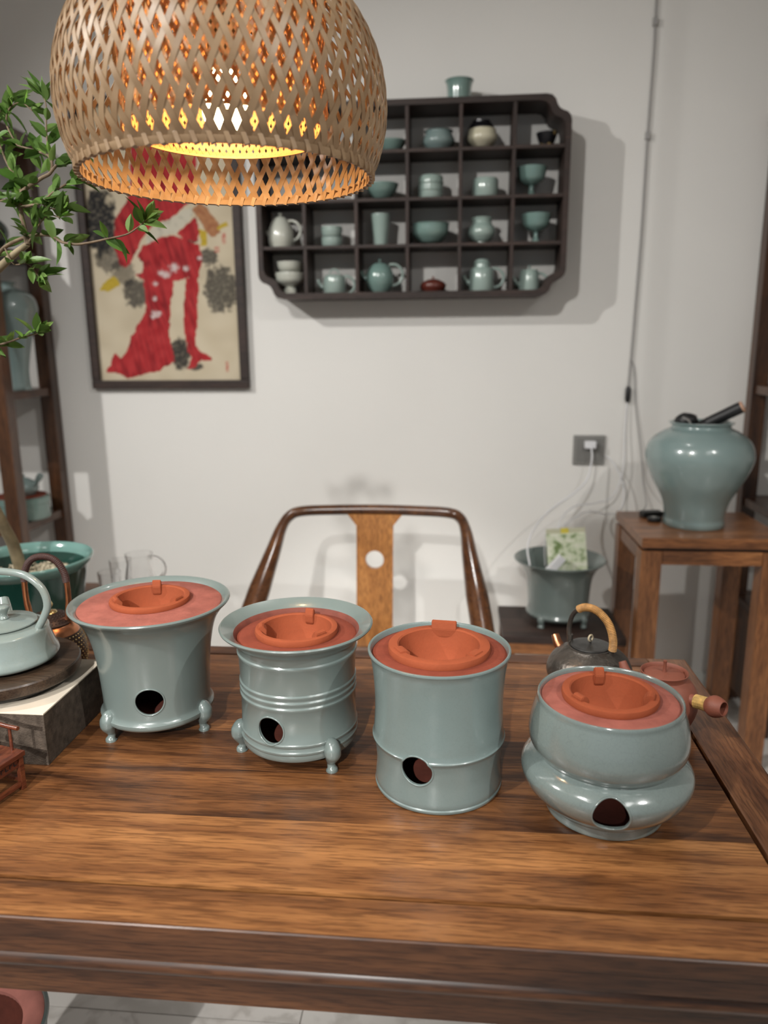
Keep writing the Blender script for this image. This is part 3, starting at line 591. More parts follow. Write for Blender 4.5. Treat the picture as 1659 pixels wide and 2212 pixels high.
B().lathe(spl2([(0.0, -0.0155), (0.009, -0.0130), (0.0150, -0.005), (0.0160, 0.002), (0.0135, 0.0100), (0.0105, 0.0145)], 5)+[(0.0093, 0.0145), (0.0090, 0.010), (0.0075, -0.004), (0, -0.006)], seg=32, M=M).build('hollow_grip', ZISHA, rk_h, 50)
B().tube(spline([(-0.030, 0.034, 0.048), (-0.044, 0.050, 0.062), (-0.050, 0.058, 0.078)], 5), [0.0110-0.0005*i for i in range(11)], 12).build('spout', ZISHA, rk, 60)

# ------------------------------------------------------------------ potted tree
random.seed(7)
sb = thing('low_sideboard', 'low dark wooden sideboard behind the table holding the potted tree', 'sideboard', (-1.03, 1.73, 0))
B().box(-0.34, 0.33, -0.31, 0.30, 0.645, 0.680, 0.002).build('top', ETX, sb)
B().box(-0.30, 0.29, -0.28, 0.27, 0.590, 0.645, 0.002).build('apron', ETX, sb)
for sx in (-0.32, 0.255):
    for sy in (-0.29, 0.225): B().box(sx, sx+0.055, sy, sy+0.055, 0, 0.6448, 0.003).build('leg', ETW, sb)
PX, PY = -0.985, 1.60
pt = thing('potted_tree', 'small-leaved potted tree in a deep green glazed pot, left of the lamp', 'potted tree', (PX, PY, 0.680))
def loc(p): return (p[0]-PX, p[1]-PY, p[2]-0.680)
pt_pot = B().lathe([(0, 0), (0.098, 0.0)]+spl2([(0.101, 0.002), (0.106, 0.05), (0.115, 0.10), (0.124, 0.150), (0.130, 0.178)], 5)+[(0.126, 0.182), (0.118, 0.160), (0.116, 0.150), (0, 0.146)], seg=72).build('pot', GREEN, pt, 40)
B().lathe(spl2([(0.1295, 0.1775), (0.1385, 0.1885), (0.1440, 0.1985), (0.1430, 0.2035), (0.1385, 0.2030), (0.1300, 0.1930), (0.1255, 0.1815)], 4), seg=72, closed=True).build('pot_rim', GREENR, pt_pot, 60)
pb = B()
for k in range(520):
    r = 0.112*math.sqrt(random.random()); a = random.uniform(0, 2*PI); s_ = random.uniform(0.003, 0.0065)
    M = Matrix.Translation((r*math.cos(a), r*math.sin(a), 0.152+random.uniform(0, 0.008))) @ Matrix.Rotation(random.uniform(0, 6), 4, (random.random(), random.random(), 0.3)) @ Matrix.Diagonal((s_*1.3, s_, s_*0.7, 1))
    bmesh.ops.create_icosphere(pb.bm, subdivisions=1, radius=1, matrix=M)
o = pb.build('pebbles', PEB, pt_pot, 80); o['kind'] = 'stuff'
TR = [(-1.015,1.62,0.825),(-1.016,1.6,0.909),(-1.018,1.57,0.971),(-1.021,1.52,1.076),(-1.006,1.45,1.223),(-0.959,1.38,1.353),(-0.88,1.32,1.434),(-0.805,1.28,1.474),(-0.761,1.26,1.495),(-0.738,1.26,1.512),(-0.706,1.25,1.527)]
sp = spline([loc(p) for p in TR], 6)
B().tube(sp, [0.0145-0.0098*i/(len(sp)-1) for i in range(len(sp))], 10).build('trunk', TRUNKM, pt, 80)
BR = [
 ([(-0.706,1.25,1.527),(-0.709,1.25,1.554),(-0.712,1.25,1.585),(-0.707,1.25,1.607),(-0.719,1.26,1.626),(-0.728,1.27,1.644)], .0048, .0016),
 ([(-0.707,1.25,1.607),(-0.688,1.24,1.614),(-0.665,1.24,1.626),(-0.648,1.24,1.635),(-0.653,1.25,1.659),(-0.683,1.26,1.672),(-0.717,1.27,1.683)], .0038, .0014),
 ([(-0.811,1.28,1.612),(-0.751,1.26,1.598),(-0.728,1.25,1.593),(-0.716,1.25,1.587)], .0026, .0034),
 ([(-0.712,1.25,1.585),(-0.689,1.24,1.585),(-0.665,1.23,1.587),(-0.637,1.22,1.6),(-0.612,1.22,1.613),(-0.602,1.23,1.62)], .0026, .0012),
 ([(-0.648,1.24,1.635),(-0.636,1.24,1.646),(-0.627,1.25,1.656),(-0.613,1.26,1.663)], .0028, .001),
 ([(-0.787,1.27,1.496),(-0.753,1.26,1.524),(-0.704,1.25,1.539),(-0.664,1.24,1.539),(-0.635,1.23,1.526),(-0.607,1.22,1.521),(-0.579,1.21,1.522),(-0.549,1.2,1.525),(-0.516,1.2,1.531),(-0.497,1.2,1.54),(-0.481,1.2,1.552)], .0034, .0009),
 ([(-0.959,1.38,1.353),(-0.90,1.32,1.352),(-0.816,1.26,1.36),(-0.756,1.22,1.365),(-0.711,1.21,1.376),(-0.68,1.21,1.383)], .0034, .0010),
 ([(-0.719,1.26,1.626),(-0.747,1.28,1.668),(-0.764,1.29,1.714),(-0.752,1.29,1.741),(-0.726,1.29,1.758)], .0022, .0010),
 ([(-0.717,1.27,1.683),(-0.737,1.28,1.717),(-0.73,1.28,1.741),(-0.709,1.28,1.75),(-0.691,1.28,1.737)], .0016, .0009),
 ([(-0.653,1.25,1.659),(-0.66,1.26,1.696),(-0.656,1.26,1.737),(-0.66,1.26,1.754)], .0016, .0008),
 ([(-0.706,1.25,1.527),(-0.677,1.24,1.556),(-0.654,1.23,1.568),(-0.63,1.22,1.562)], .0018, .0009),
 ([(-0.665,1.23,1.587),(-0.644,1.22,1.576),(-0.621,1.22,1.576)], .0014, .0008),
 ([(-0.753,1.26,1.524),(-0.728,1.24,1.495),(-0.698,1.23,1.494),(-0.675,1.22,1.471)], .0014, .0008)]
def leaf_mesh(L, Wd, curl, fold, mat):
    b = B(); N = 6; rows = []
    for i in range(N+1):
        t = i/N; w_ = Wd*(math.sin(PI*min(1, t**0.8)))**0.9 if 0 < i < N else 0.0004; z = curl*L*t*t
        rows.append([b.bm.verts.new((L*t, -w_/2, z+fold*w_)), b.bm.verts.new((L*t, 0, z)), b.bm.verts.new((L*t, w_/2, z+fold*w_))])
    for A, C in zip(rows[:-1], rows[1:]):
        b.bm.faces.new((A[0], C[0], C[1], A[1])); b.bm.faces.new((A[1], C[1], C[2], A[2]))
    r = bmesh.ops.solidify(b.bm, geom=list(b.bm.faces), thickness=0.0003)
    return b.mesh('leaf', mat, 60)
LM = [leaf_mesh(.044, .017, -.15, .25, LEAF), leaf_mesh(.036, .017, .1, .3, LEAF), leaf_mesh(.052, .016, -.3, .2, LEAF), leaf_mesh(.028, .013, .15, .35, LEAF), leaf_mesh(.024, .009, .2, .4, LEAFY)]
nl = 0
def put_leaf(p, d, k, s_=1.0):
    global nl
    q = d.to_track_quat('X', 'Z'); o = add('leaf', LM[k], pt, loc(p)); o.rotation_mode = 'QUATERNION'
    from mathutils import Quaternion
    o.rotation_quaternion = q @ Quaternion((1, 0, 0), random.uniform(-1.2, 1.2)); o.scale = (s_, s_, s_); nl += 1
for bi, (pts, r0, r1) in enumerate(BR):
    sp = spline(pts, 6); n = len(sp)
    B().tube([loc(p) for p in sp], [r0+(r1-r0)*i/(n-1) for i in range(n)], 7).build('branch', BARK, pt, 80)
    L = sum((sp[i+1]-sp[i]).length for i in range(n-1)); cnt = int(L/0.0085)+4
    sparse = bi == 5
    for j in range(cnt):
        u = random.random()**0.75; i = min(n-2, int(u*(n-1))); p = sp[i].lerp(sp[i+1], random.random())
        if sparse and p.x > -0.62 and p.x < -0.50: continue
        d = (sp[min(i+1, n-1)]-sp[i]).normalized()
        dv = (d*0.7+Vector((random.gauss(0, .6), random.gauss(0, .6), random.gauss(0.05, .55)))).normalized()
        put_leaf(p, dv, random.choice((0, 0, 1, 1, 2, 3, 3, 4)), random.uniform(.65, 1.02))
    for j in range(4):
        d = (sp[-1]-sp[-3]).normalized(); dv = (d+Vector((random.gauss(0, .5), random.gauss(0, .5), random.gauss(.15, .5)))).normalized()
        put_leaf(sp[-1], dv, random.choice((3, 4, 4, 1)), random.uniform(.8, 1.2))
for p, d, k, s_ in (((-.549,1.2,1.525), (.9,-.1,-.45), 0, 1.0), ((-.533,1.2,1.526), (.75,-.2,-.85), 2, .95), ((-.545,1.2,1.527), (-.35,0,.8), 4, 1.1), ((-.549,1.2,1.527), (-.8,.1,.3), 3, .9), ((-.481,1.2,1.552), (-.35,-.2,.8), 1, .9), ((-.478,1.2,1.553), (.45,-.2,.75), 1, .85), ((-.484,1.2,1.549), (.9,.2,.25), 3, 1.0), ((-.51,1.2,1.535), (.2,0,.9), 3, 1.0)):
    put_leaf(p, Vector(d).normalized(), k, s_)

# ------------------------------------------------------------------ glass tray behind the table
tr = thing('glassware_tray', 'dark wooden tray holding clear glasses on the sideboard', 'tray', (-0.83, 1.86, 0.6802))
B().box(-0.125, 0.100, -0.145, 0.145, 0.0, 0.006, 0.001).build('tray_base', ETX, tr)
for x0, x1, y0, y1 in ((-0.125, 0.100, 0.137, 0.145), (-0.125, 0.100, -0.145, -0.137), (0.092, 0.100, -0.1368, 0.1368), (-0.125, -0.117, -0.1368, 0.1368)):
    B().box(x0, x1, y0, y1, 0.0062, 0.020, 0.001).build('tray_edge', ETX, tr)
def glass_cup(x, y, r, h, label):
    t = thing('glass_cup', label, 'glass', (x, y, 0.6865), 0, 'clear glasses on the tray')
    B().lathe([(0, 0), (r*0.75, 0), (r*0.82, 0.003), (r, h), (r-0.0015, h), (r*0.82-0.0015, 0.006), (0, 0.006)], seg=32).build('cup', GLASS, t, 40)
glass_cup(-0.905, 1.765, 0.028, 0.060, 'clear glass nearest the green pot rim on the tray')
glass_cup(-0.845, 1.785, 0.028, 0.055, 'clear glass in front of the glass pitcher, centre of the tray')
glass_cup(-0.915, 1.850, 0.030, 0.085, 'tall clear glass standing left of the glass pitcher')
glass_cup(-0.785, 1.800, 0.025, 0.048, 'short clear glass at the right front of the tray')
glass_cup(-0.935, 1.735, 0.026, 0.052, 'clear glass at the left front corner of the tray')
glass_cup(-0.875, 1.735, 0.027, 0.050, 'clear glass at the front edge of the tray behind the leftmost stove lip')
glass_cup(-0.795, 1.870, 0.026, 0.050, 'clear glass right of the glass pitcher')
glass_cup(-0.920, 1.930, 0.029, 0.095, 'tallest clear glass at the back left of the tray')
gp = thing('glass_pitcher', 'clear glass pitcher with a ring handle at the back of the tray', 'pitcher', (-0.862, 1.925, 0.6865))
B().lathe([(0, 0), (0.034, 0), (0.038, 0.004), (0.040, 0.05), (0.033, 0.09), (0.037, 0.115), (0.0355, 0.115), (0.0315, 0.09), (0.0385, 0.05), (0.036, 0.006), (0, 0.006)], seg=36).build('pitcher_body', GLASS, gp, 40)
B().tube(arc((0.040, 0, 0.075), 0.032, -115, 115, 20), 0.0045, 10).build('ring_handle', GLASS, gp, 60)

# ------------------------------------------------------------------ horseshoe chair
ch = thing('round_back_chair', 'polished wooden round-backed armchair with a pierced splat against the wall', 'chair', (-0.238, 1.95, 0))
h_ = [(0.328, -0.08, 0.580), (0.316, 0.0, 0.640), (0.302, 0.075, 0.705), (0.288, 0.15, 0.768), (0.278, 0.215, 0.818), (0.262, 0.262, 0.846), (0.226, 0.284, 0.858), (0.12, 0.296, 0.861)]
ar = [(-x, y, z) for x, y, z in h_]+[(0.0, 0.300, 0.862)]+h_[::-1]
sp = spline(ar, 6); n = len(sp); rr = []
for i in range(n):
    e = abs(i/(n-1)*2-1); rr.append(0.0165+0.0165*min(1, max(0, (e-0.45)/0.35))**1.2)
B().tube(sp, rr, 14, flat=0.95).build('horseshoe_rail', CHW, ch, 80)
# splat: gently bowed board with a round piercing and a flared top
sb_ = B(); NZ = 26; hole_z, hole_r = 0.710, 0.0285
outer = []
zb, zt = 0.437, 0.850
def half(z): return 0.0565+0.028*max(0, (z-0.812)/0.038)**1.6
ring_o = [(-half(zb), zb)]+[(half(zb), zb)]+[(half(zb+(zt-zb)*i/12), zb+(zt-zb)*i/12) for i in range(1, 13)]+[(-half(zb+(zt-zb)*i/12), zb+(zt-zb)*i/12) for i in range(12, 0, -1)]
b2 = B()
vo = [b2.bm.verts.new((x, 0, z)) for x, z in ring_o]; vi = [b2.bm.verts.new((hole_r*math.cos(2*PI*k/24), 0, hole_z+hole_r*math.sin(2*PI*k/24))) for k in range(24)]
eo = [b2.bm.edges.new((vo[i], vo[(i+1) % len(vo)])) for i in range(len(vo))]; ei = [b2.bm.edges.new((vi[i], vi[(i+1) % 24])) for i in range(24)]
bmesh.ops.triangle_fill(b2.bm, edges=eo+ei, use_beauty=True)
ext = bmesh.ops.extrude_face_region(b2.bm, geom=list(b2.bm.faces))
for v in ext['geom']:
    if isinstance(v, bmesh.types.BMVert): v.co.y += 0.016
for v in b2.bm.verts: v.co.y += 0.292-0.05*(1-((v.co.z-0.43)/0.42))-0.008
b2.build('splat', CHS, ch)
B().box(-0.29, 0.29, -0.22, 0.26, 0.400, 0.436, 0.006).build('seat', CHW, ch)
for sx in (-0.275, 0.235):
    for sy in (-0.205, 0.205): B().box(sx, sx+0.04, sy, sy+0.04, 0, 0.3998, 0.006).build('leg', CHW, ch)
    B().tube(spline([((sx+0.02), -0.10, 0.436), ((sx+0.02)*1.12, -0.06, 0.50), ((sx+0.02)*1.26, -0.03, 0.600)], 4), 0.012, 12).build('arm_post', CHW, ch, 60)
for sy in (-0.20, 0.21): B().box(-0.233, 0.233, sy+0.005, sy+0.03, 0.10, 0.135, 0.004).build('stretcher', CHW, ch)

# ------------------------------------------------------------------ framed painting (flat print: pigments as colours of the paper)
FX0, FX1, FZ0, FZ1 = -1.402, -0.782, 1.200, 2.240
fr_ = thing('framed_painting', 'tall framed ink painting of red robes on beige paper, left wall section', 'painting', ((FX0+FX1)/2, WY, FZ0))
fc = ((FX0+FX1)/2, WY, FZ0)
fw_ = 0.032
def fbx(name, x0, x1, z0, z1): B().box(x0-fc[0], x1-fc[0], -0.030, -0.001, z0-FZ0, z1-FZ0, 0.004).build(name, DARKW, fr_)
fbx('frame_rail', FX0, FX1, FZ0, FZ0+fw_); fbx('frame_rail', FX0, FX1, FZ1-fw_, FZ1)
fbx('frame_stile', FX0, FX0+fw_-0.001, FZ0+fw_+0.0005, FZ1-fw_-0.0005); fbx('frame_stile', FX1-fw_+0.001, FX1, FZ0+fw_+0.0005, FZ1-fw_-0.0005)
red = [
 [(-1.195,1.93),(-1.216,1.883),(-1.266,1.817),(-1.276,1.733),(-1.258,1.659),(-1.237,1.65),(-1.207,1.682),(-1.167,1.747),(-1.118,1.802),(-1.052,1.82),(-1.002,1.854),(-0.957,1.881),(-0.935,2.088),(-0.97,2.15),(-1.156,2.15),(-1.182,2.077)],
 [(-1.105,1.753),(-1.051,1.764),(-0.975,1.739),(-0.945,1.726),(-0.94,1.669),(-0.957,1.613),(-1.055,1.598),(-1.075,1.495),(-1.087,1.398),(-1.074,1.33),(-1.071,1.304),(-1.133,1.27),(-1.193,1.257),(-1.264,1.236),(-1.299,1.258),(-1.353,1.262),(-1.322,1.306),(-1.307,1.34),(-1.289,1.318),(-1.26,1.331),(-1.241,1.391),(-1.205,1.442),(-1.172,1.488),(-1.169,1.558),(-1.17,1.6),(-1.203,1.625),(-1.167,1.633),(-1.173,1.67),(-1.189,1.69),(-1.169,1.722)],
 [(-1.006,1.605),(-0.957,1.613),(-0.97,1.473),(-0.986,1.363),(-0.966,1.338),(-0.922,1.316),(-0.927,1.303),(-0.968,1.308),(-0.996,1.278),(-1.024,1.274),(-1.003,1.312),(-1.019,1.346),(-1.027,1.452),(-1.013,1.556)],
 [(-1.029,1.768),(-0.956,1.826),(-0.942,1.774),(-0.953,1.742),(-1.005,1.747)]]
white = [(-1.153,1.746),(-1.128,1.786),(-1.061,1.816),(-1.002,1.85),(-0.967,1.858),(-0.964,1.83),(-0.997,1.799),(-1.029,1.772),(-1.095,1.761),(-1.133,1.722)]
skin = [(-0.968,1.846),(-0.936,1.876),(-0.907,1.848),(-0.871,1.804),(-0.865,1.768),(-0.9,1.753),(-0.921,1.773),(-0.94,1.814)]
yel = [[(-0.946,1.782),(-0.916,1.773),(-0.919,1.721),(-0.941,1.722)],[(-0.877,1.788),(-0.837,1.807),(-0.833,1.791),(-0.873,1.778)],[(-1.352,1.565),(-1.322,1.602),(-1.284,1.622),(-1.264,1.589),(-1.312,1.565)]]
inks = [(-1.322,1.815,.062,.125,1.0),(-1.300,1.70,.06,.07,.7),(-1.205,1.560,.055,.055,.85),(-1.25,1.63,.05,.05,.6),(-0.875,1.565,.070,.085,.85),(-0.915,1.681,.034,.034,.85),(-1.047,1.33,.042,.065,.95),(-0.992,1.282,.032,.014,.9),(-0.979,1.740,.028,.007,1)]
spots = [(-1.101,1.628,.014),(-1.047,1.647,.018),(-1.003,1.644,.012),(-1.126,1.591,.010),(-1.132,1.537,.010),(-1.135,1.479,.016),(-1.12,1.482,.010),(-0.948,1.678,.010),(-1.084,1.623,.016),(-1.145,1.47,.008)]
seals = [(-0.866,1.281,.006,.020),(-0.853,1.745,.006,.020),(-0.881,1.709,.010,.010)]
def inside(poly, x, z):
    c = False; j = len(poly)-1
    for i in range(len(poly)):
        xi, zi = poly[i]; xj, zj = poly[j]
        if (zi > z) != (zj > z) and x < (xj-xi)*(z-zi)/(zj-zi)+xi: c = not c
        j = i
    return c
from mathutils import noise as NZs
def nz(x, z, f, s0=0.0): return NZs.noise((x*f, z*f, s0))
def mix3(a, b, t): return tuple(a[i]*(1-t)+b[i]*t for i in range(3))
def paint(x, z):
    c = mix3((0.56, 0.48, 0.345), (0.62, 0.54, 0.40), 0.5+nz(x, z, 14))
    wsh = max(0, nz(x, z*2.2, 7, 5))*0.5; c = mix3(c, (0.34, 0.28, 0.20), wsh*(0.7 if z > 1.35 else 0.35))
    for ix, iz, rx, rz_, s_ in inks:
        d = ((x-ix)/rx)**2+((z-iz)/rz_)**2+0.55*nz(x, z, 40, 2)+0.35*nz(x, z, 110, 3)
        if d < 1.1: c = mix3(c, (0.022, 0.022, 0.023), s_*min(1, (1.1-d)*2.6)*min(1, 0.97+0.30*nz(x, z, 90, 8)))
    wx, wz = x+0.006*nz(x, z, 40, 1), z+0.006*nz(x, z, 40, 9)
    if inside(skin, wx, wz): c = mix3((0.42, 0.20, 0.095), (0.33, 0.14, 0.07), 0.5+nz(x, z, 60))
    if inside(white, wx, wz): c = mix3((0.56, 0.52, 0.42), (0.25, 0.24, 0.20), max(0, nz(x, z, 40, 4))*1.3)
    for k, p in enumerate(red):
        if inside(p, wx, wz):
            fold = abs(nz(x*2.2+0.5*z, z*0.30, 22, 3+k)); f = max(0, 1-fold*7)
            c = mix3((0.38, 0.026, 0.030), (0.46, 0.043, 0.046), 0.5+nz(x, z, 30)); c = mix3(c, (0.11, 0.010, 0.014), 0.65*f)
            for sx, sz, sr in spots:
                d = math.hypot((x-sx)*0.8, z-sz)/sr+0.6*nz(x, z, 120, 6)
                if d < 1: c = mix3(c, (0.62, 0.52, 0.50), min(1, (1-d)*1.6))
    for p in yel:
        if inside(p, wx, wz): c = mix3((0.50, 0.36, 0.045), (0.36, 0.25, 0.03), max(0, nz(x, z, 90)))
    for sx, sz, rx, rz_ in seals:
        if abs(x-sx) < rx and abs(z-sz) < rz_ and nz(x, z, 190, 4) > -0.15: c = mix3(c, (0.48, 0.09, 0.07), 0.75)
    return c
px0, px1, pz0, pz1 = FX0+fw_-0.004, FX1-fw_+0.004, FZ0+fw_-0.004, FZ1-fw_+0.004
GXn, GZn = 150, 250
vs, fs, cs = [], [], []
for j in range(GZn+1):
    for i in range(GXn+1):
        x = px0+(px1-px0)*i/GXn; z = pz0+(pz1-pz0)*j/GZn; vs.append((x-fc[0], -0.012, z-FZ0)); cs.append(paint(x, z))
for j in range(GZn):
    for i in range(GXn):
        a = j*(GXn+1)+i; fs.append((a, a+1, a+GXn+2, a+GXn+1))
k0 = len(vs)
vs += [(px0-fc[0], -0.006, pz0-FZ0), (px1-fc[0], -0.006, pz0-FZ0), (px1-fc[0], -0.006, pz1-FZ0), (px0-fc[0], -0.006, pz1-FZ0)]; cs += [(0.4, 0.35, 0.26)]*4
fs.append((k0+3, k0+2, k0+1, k0))
me = bpy.data.meshes.new('painted_paper'); me.from_pydata(vs, [], fs)
at = me.color_attributes.new('pigment', 'FLOAT_COLOR', 'POINT')
for i, c in enumerate(cs): at.data[i].color = (*c, 1)
mt, n_, l_, p_ = nt('painted paper'); va = n_.new('ShaderNodeVertexColor'); va.layer_name = 'pigment'; l_.new(va.outputs['Color'], p_.inputs['Base Color']); p_.inputs['Roughness'].default_value = 0.85; p_.inputs['Specular IOR Level'].default_value = 0.2
me.materials.append(mt); add('painted_paper', me, fr_)

# ------------------------------------------------------------------ wall display shelf
SX0, SX1, SZ0, SZ1, SY0 = -0.692, 0.374, 1.520, 2.152, 2.712
ws = thing('wall_display_shelf', 'dark wooden display shelf with notched corners hung on the back wall', 'shelf', ((SX0+SX1)/2, WY, SZ0))
cx_, cz_ = (SX0+SX1)/2, SZ0
def outline(ins):
    """ogee-notched rectangle, inset by ins"""
    x0, x1, z0, z1 = SX0+ins, SX1-ins, SZ0+ins, SZ1-ins
    q = [(0.0, 0.082), (0.004, 0.067), (0.014, 0.056), (0.030, 0.050), (0.041, 0.043), (0.048, 0.032), (0.054, 0.016), (0.066, 0.004), (0.084, 0.0)]
    pts = [(x0+a, z0+b) for a, b in q]+[(x1-a, z0+b) for a, b in q[::-1]]+[(x1-a, z1-b) for a, b in q]+[(x0+a, z1-b) for a, b in q[::-1]]
    return [(x-cx_, z-cz_) for x, z in pts]
b = B(); O_, I_ = outline(0), outline(0.019); k = len(O_)
yf, yb = SY0-WY, -0.002
v = [[b.bm.verts.new((x, y, z)) for x, z in P_] for P_ in (O_, I_) for y in (yf, yb)]
for i in range(k):
    j = (i+1) % k
    b.bm.faces.new((v[0][i], v[0][j], v[2][j], v[2][i])); b.bm.faces.new((v[1][i], v[3][i], v[3][j], v[1][j]))
    b.bm.faces.new((v[0][i], v[1][i], v[1][j], v[0][j])); b.bm.faces.new((v[2][i], v[2][j], v[3][j], v[3][i]))
b.build('outer_frame', DARKW, ws, 35)
ROW = [2.000, 1.847, 1.697]; VX = [-0.523, -0.342, -0.166, 0.013, 0.190]
for z in ROW:
    B().box(SX0+0.0195-cx_, SX1-0.0195-cx_, yf+0.003, yb, z-0.011-cz_, z-cz_, 0.001).build('shelf_board', DARKW, ws)
zz = [SZ0+0.0193]+[r for r in ROW[::-1]]+[SZ1-0.0193+0.011]
for x in VX:
    for i in range(4):
        z0 = zz[i]+0.0003; z1 = zz[i+1]-0.0113
        B().box(x-0.006-cx_, x+0.006-cx_, yf+0.003, yb, z0-cz_, z1-cz_, 0.001).build('divider', DARKWZ, ws)
SYI = 2.785
def ware(name, label, cat, x, row, prof, mat, y=SYI, seg=36, M=None):
    z = {1: ROW[0], 2: ROW[1], 3: ROW[2], 4: SZ0+0.0192, 0: SZ1}[row]+0.0004
    t = thing(name, label, cat, (x, y, z), 0, 'celadon ware on the wall shelf' if mat not in (BLACKG, GOLDB, ZISHA, CREAM) else None)
    B().lathe(prof, seg=seg).build('body', mat, t, 40); return t
def cupprof(r0, r1, h, foot=0.0, th=0.003, bulge=0.0, lip=0.0):
    P_ = [(0, 0)]
    if foot: P_ += [(foot, 0), (foot*0.9, 0.008)]
    else: P_ += [(r0*0.9, 0)]
    z0 = 0.008 if foot else 0.0
    P_ += spl2([(r0, z0+0.002), ((r0+r1)/2+bulge, z0+(h-z0)*0.45), (r1-lip, h*0.93), (r1, h)], 5)
    P_ += [(r1-th, h), (r1-lip-th, h*0.9), ((r0+r1)/2+bulge-th, z0+(h-z0)*0.45), (r0*0.8, z0+0.006), (0, z0+0.006)]
    return P_
def knob(t, z, r, mat): B().lathe(spl2([(0, z-0.002), (r*0.6, z), (r*0.45, z+r*0.5), (r, z+r*1.3), (r*0.7, z+r*2), (0, z+r*2.1)], 3), seg=20).build('lid_knob', mat, t, 80)
def ear(t, x, z, r, mat, th=0.005): B().tube(arc((x, 0, z), r, -110, 110, 16), th, 8).build('handle', mat, t, 80)
def beak(t, x, z, L, mat): B().tube(spline([(-x, 0, z), (-x-L*0.5, 0, z+L*0.25), (-x-L*0.9, 0, z+L)], 4), [0.010, 0.0095, 0.009, 0.0085, 0.008, 0.0075, 0.007, 0.0065, 0.006], 10).build('spout', mat, t, 80)
ware('shallow_dish', 'grey-green shallow dish beside the lamp on the top shelf row', 'dish', -0.222, 1, cupprof(0.030, 0.050, 0.040, 0.024), CELM)
t = ware('lipped_bowl', 'blue-grey celadon bowl with a rolled lip on the top shelf row', 'bowl', -0.062, 1, cupprof(0.032, 0.050, 0.066, 0.0, 0.003, 0.014, 0.006), CELJ)
t = ware('cream_bowl', 'cream round bowl with black bowl nested on top, top shelf row', 'bowl', 0.086, 1, cupprof(0.028, 0.046, 0.066, 0.022, 0.003, 0.014), CREAM)
t = ware('black_bowl', 'small black bowl sitting upside down on the cream bowl', 'bowl', 0.082, 1, [(0, 0), (0.044, 0), (0.045, 0.003), (0.036, 0.018), (0.030, 0.022), (0.030, 0.027), (0, 0.027)], BLACKG); t.location.z += 0.0665
t = ware('gold_blotched_cup', 'small black cup with gold blotches in the top right cell', 'cup', 0.302, 1, cupprof(0.022, 0.035, 0.050, 0.018), GOLDB)
ware('flared_bowl', 'celadon flared bowl just under the lamp rim, second shelf row', 'bowl', -0.258, 2, cupprof(0.030, 0.058, 0.056, 0.024, 0.003, 0.004), CELM)
t = ware('banded_jar', 'celadon lidded cylinder with two raised bands, second shelf row', 'jar', -0.088, 2, [(0, 0), (0.040, 0), (0.043, 0.004), (0.043, 0.026), (0.046, 0.029), (0.043, 0.032), (0.043, 0.050), (0.046, 0.053), (0.043, 0.056), (0.043, 0.072), (0.038, 0.078), (0, 0.080)], CELL)
ware('plain_cylinder_pot', 'plain celadon cylinder pot left of the upper stem cup', 'pot', 0.100, 2, [(0, 0), (0.042, 0), (0.045, 0.004), (0.044, 0.058), (0.041, 0.064), (0, 0.066)], CELL)
def stem(label, x, row):
    t = ware('stem_cup', label, 'cup', x, row, [(0, 0), (0.019, 0), (0.0185, 0.004), (0.0095, 0.016), (0.008, 0.034), (0.010, 0.038)]+spl2([(0.024, 0.042), (0.042, 0.056), (0.048, 0.078), (0.051, 0.096)], 5)+[(0.048, 0.096), (0.045, 0.078), (0.038, 0.060), (0, 0.050)], CELM)
stem('celadon stem cup in the right column, second shelf row', 0.256, 2)
stem('celadon stem cup in the right column, third shelf row', 0.276, 3)
t = ware('pale_ewer', 'pale pear-shaped ewer in the left cell of the third shelf row', 'ewer', -0.622, 3, [(0, 0), (0.036, 0)]+spl2([(0.040, 0.002), (0.046, 0.030), (0.043, 0.062), (0.030, 0.092), (0.018, 0.106)], 5)+[(0, 0.108)], PALE)
knob(t, 0.107, 0.007, PALE); ear(t, 0.038, 0.060, 0.034, PALE); beak(t, 0.040, 0.05, 0.030, PALE)
t = ware('stacked_cup', 'upper celadon cup of the stacked pair, third shelf row', 'cup', -0.438, 3, cupprof(0.034, 0.038, 0.034, 0.0, 0.003, 0.002), CELL); t.location.z += 0.0352
ware('stacked_cup', 'lower celadon cup of the stacked pair, third shelf row', 'cup', -0.438, 3, cupprof(0.034, 0.038, 0.034, 0.0, 0.003, 0.002), CELL)
ware('tall_tumbler', 'tall tapering celadon tumbler on the third shelf row', 'tumbler', -0.264, 3, cupprof(0.024, 0.034, 0.108, 0, 0.003), CELL)
ware('wide_bowl', 'wide celadon bowl on a foot ring, third shelf row', 'bowl', -0.088, 3, cupprof(0.036, 0.068, 0.072, 0.024, 0.003, 0.009, 0.004), CELM)
ware('squat_jar', 'round-bellied celadon jar with short neck, third shelf row', 'jar', 0.090, 3, [(0, 0), (0.022, 0), (0.021, 0.008)]+spl2([(0.030, 0.011), (0.046, 0.032), (0.045, 0.052), (0.034, 0.070), (0.035, 0.080), (0.038, 0.088)], 5)+[(0.035, 0.088), (0.031, 0.072), (0, 0.060)], CELL)
ware('footed_bowl', 'pale footed bowl carrying a smaller cup in the bottom left cell', 'bowl', -0.594, 4, [(0, 0), (0.024, 0), (0.022, 0.018), (0.016, 0.024)]+spl2([(0.024, 0.028), (0.048, 0.044), (0.054, 0.064), (0.054, 0.074)], 5)+[(0.051, 0.074), (0.044, 0.050), (0, 0.040)], PALE)
t = ware('small_bowl', 'smaller pale bowl standing in the footed bowl, bottom left cell', 'bowl', -0.594, 4, cupprof(0.024, 0.046, 0.052, 0.018, 0.003, 0.006), PALE); t.location.z += 0.0405+0.019
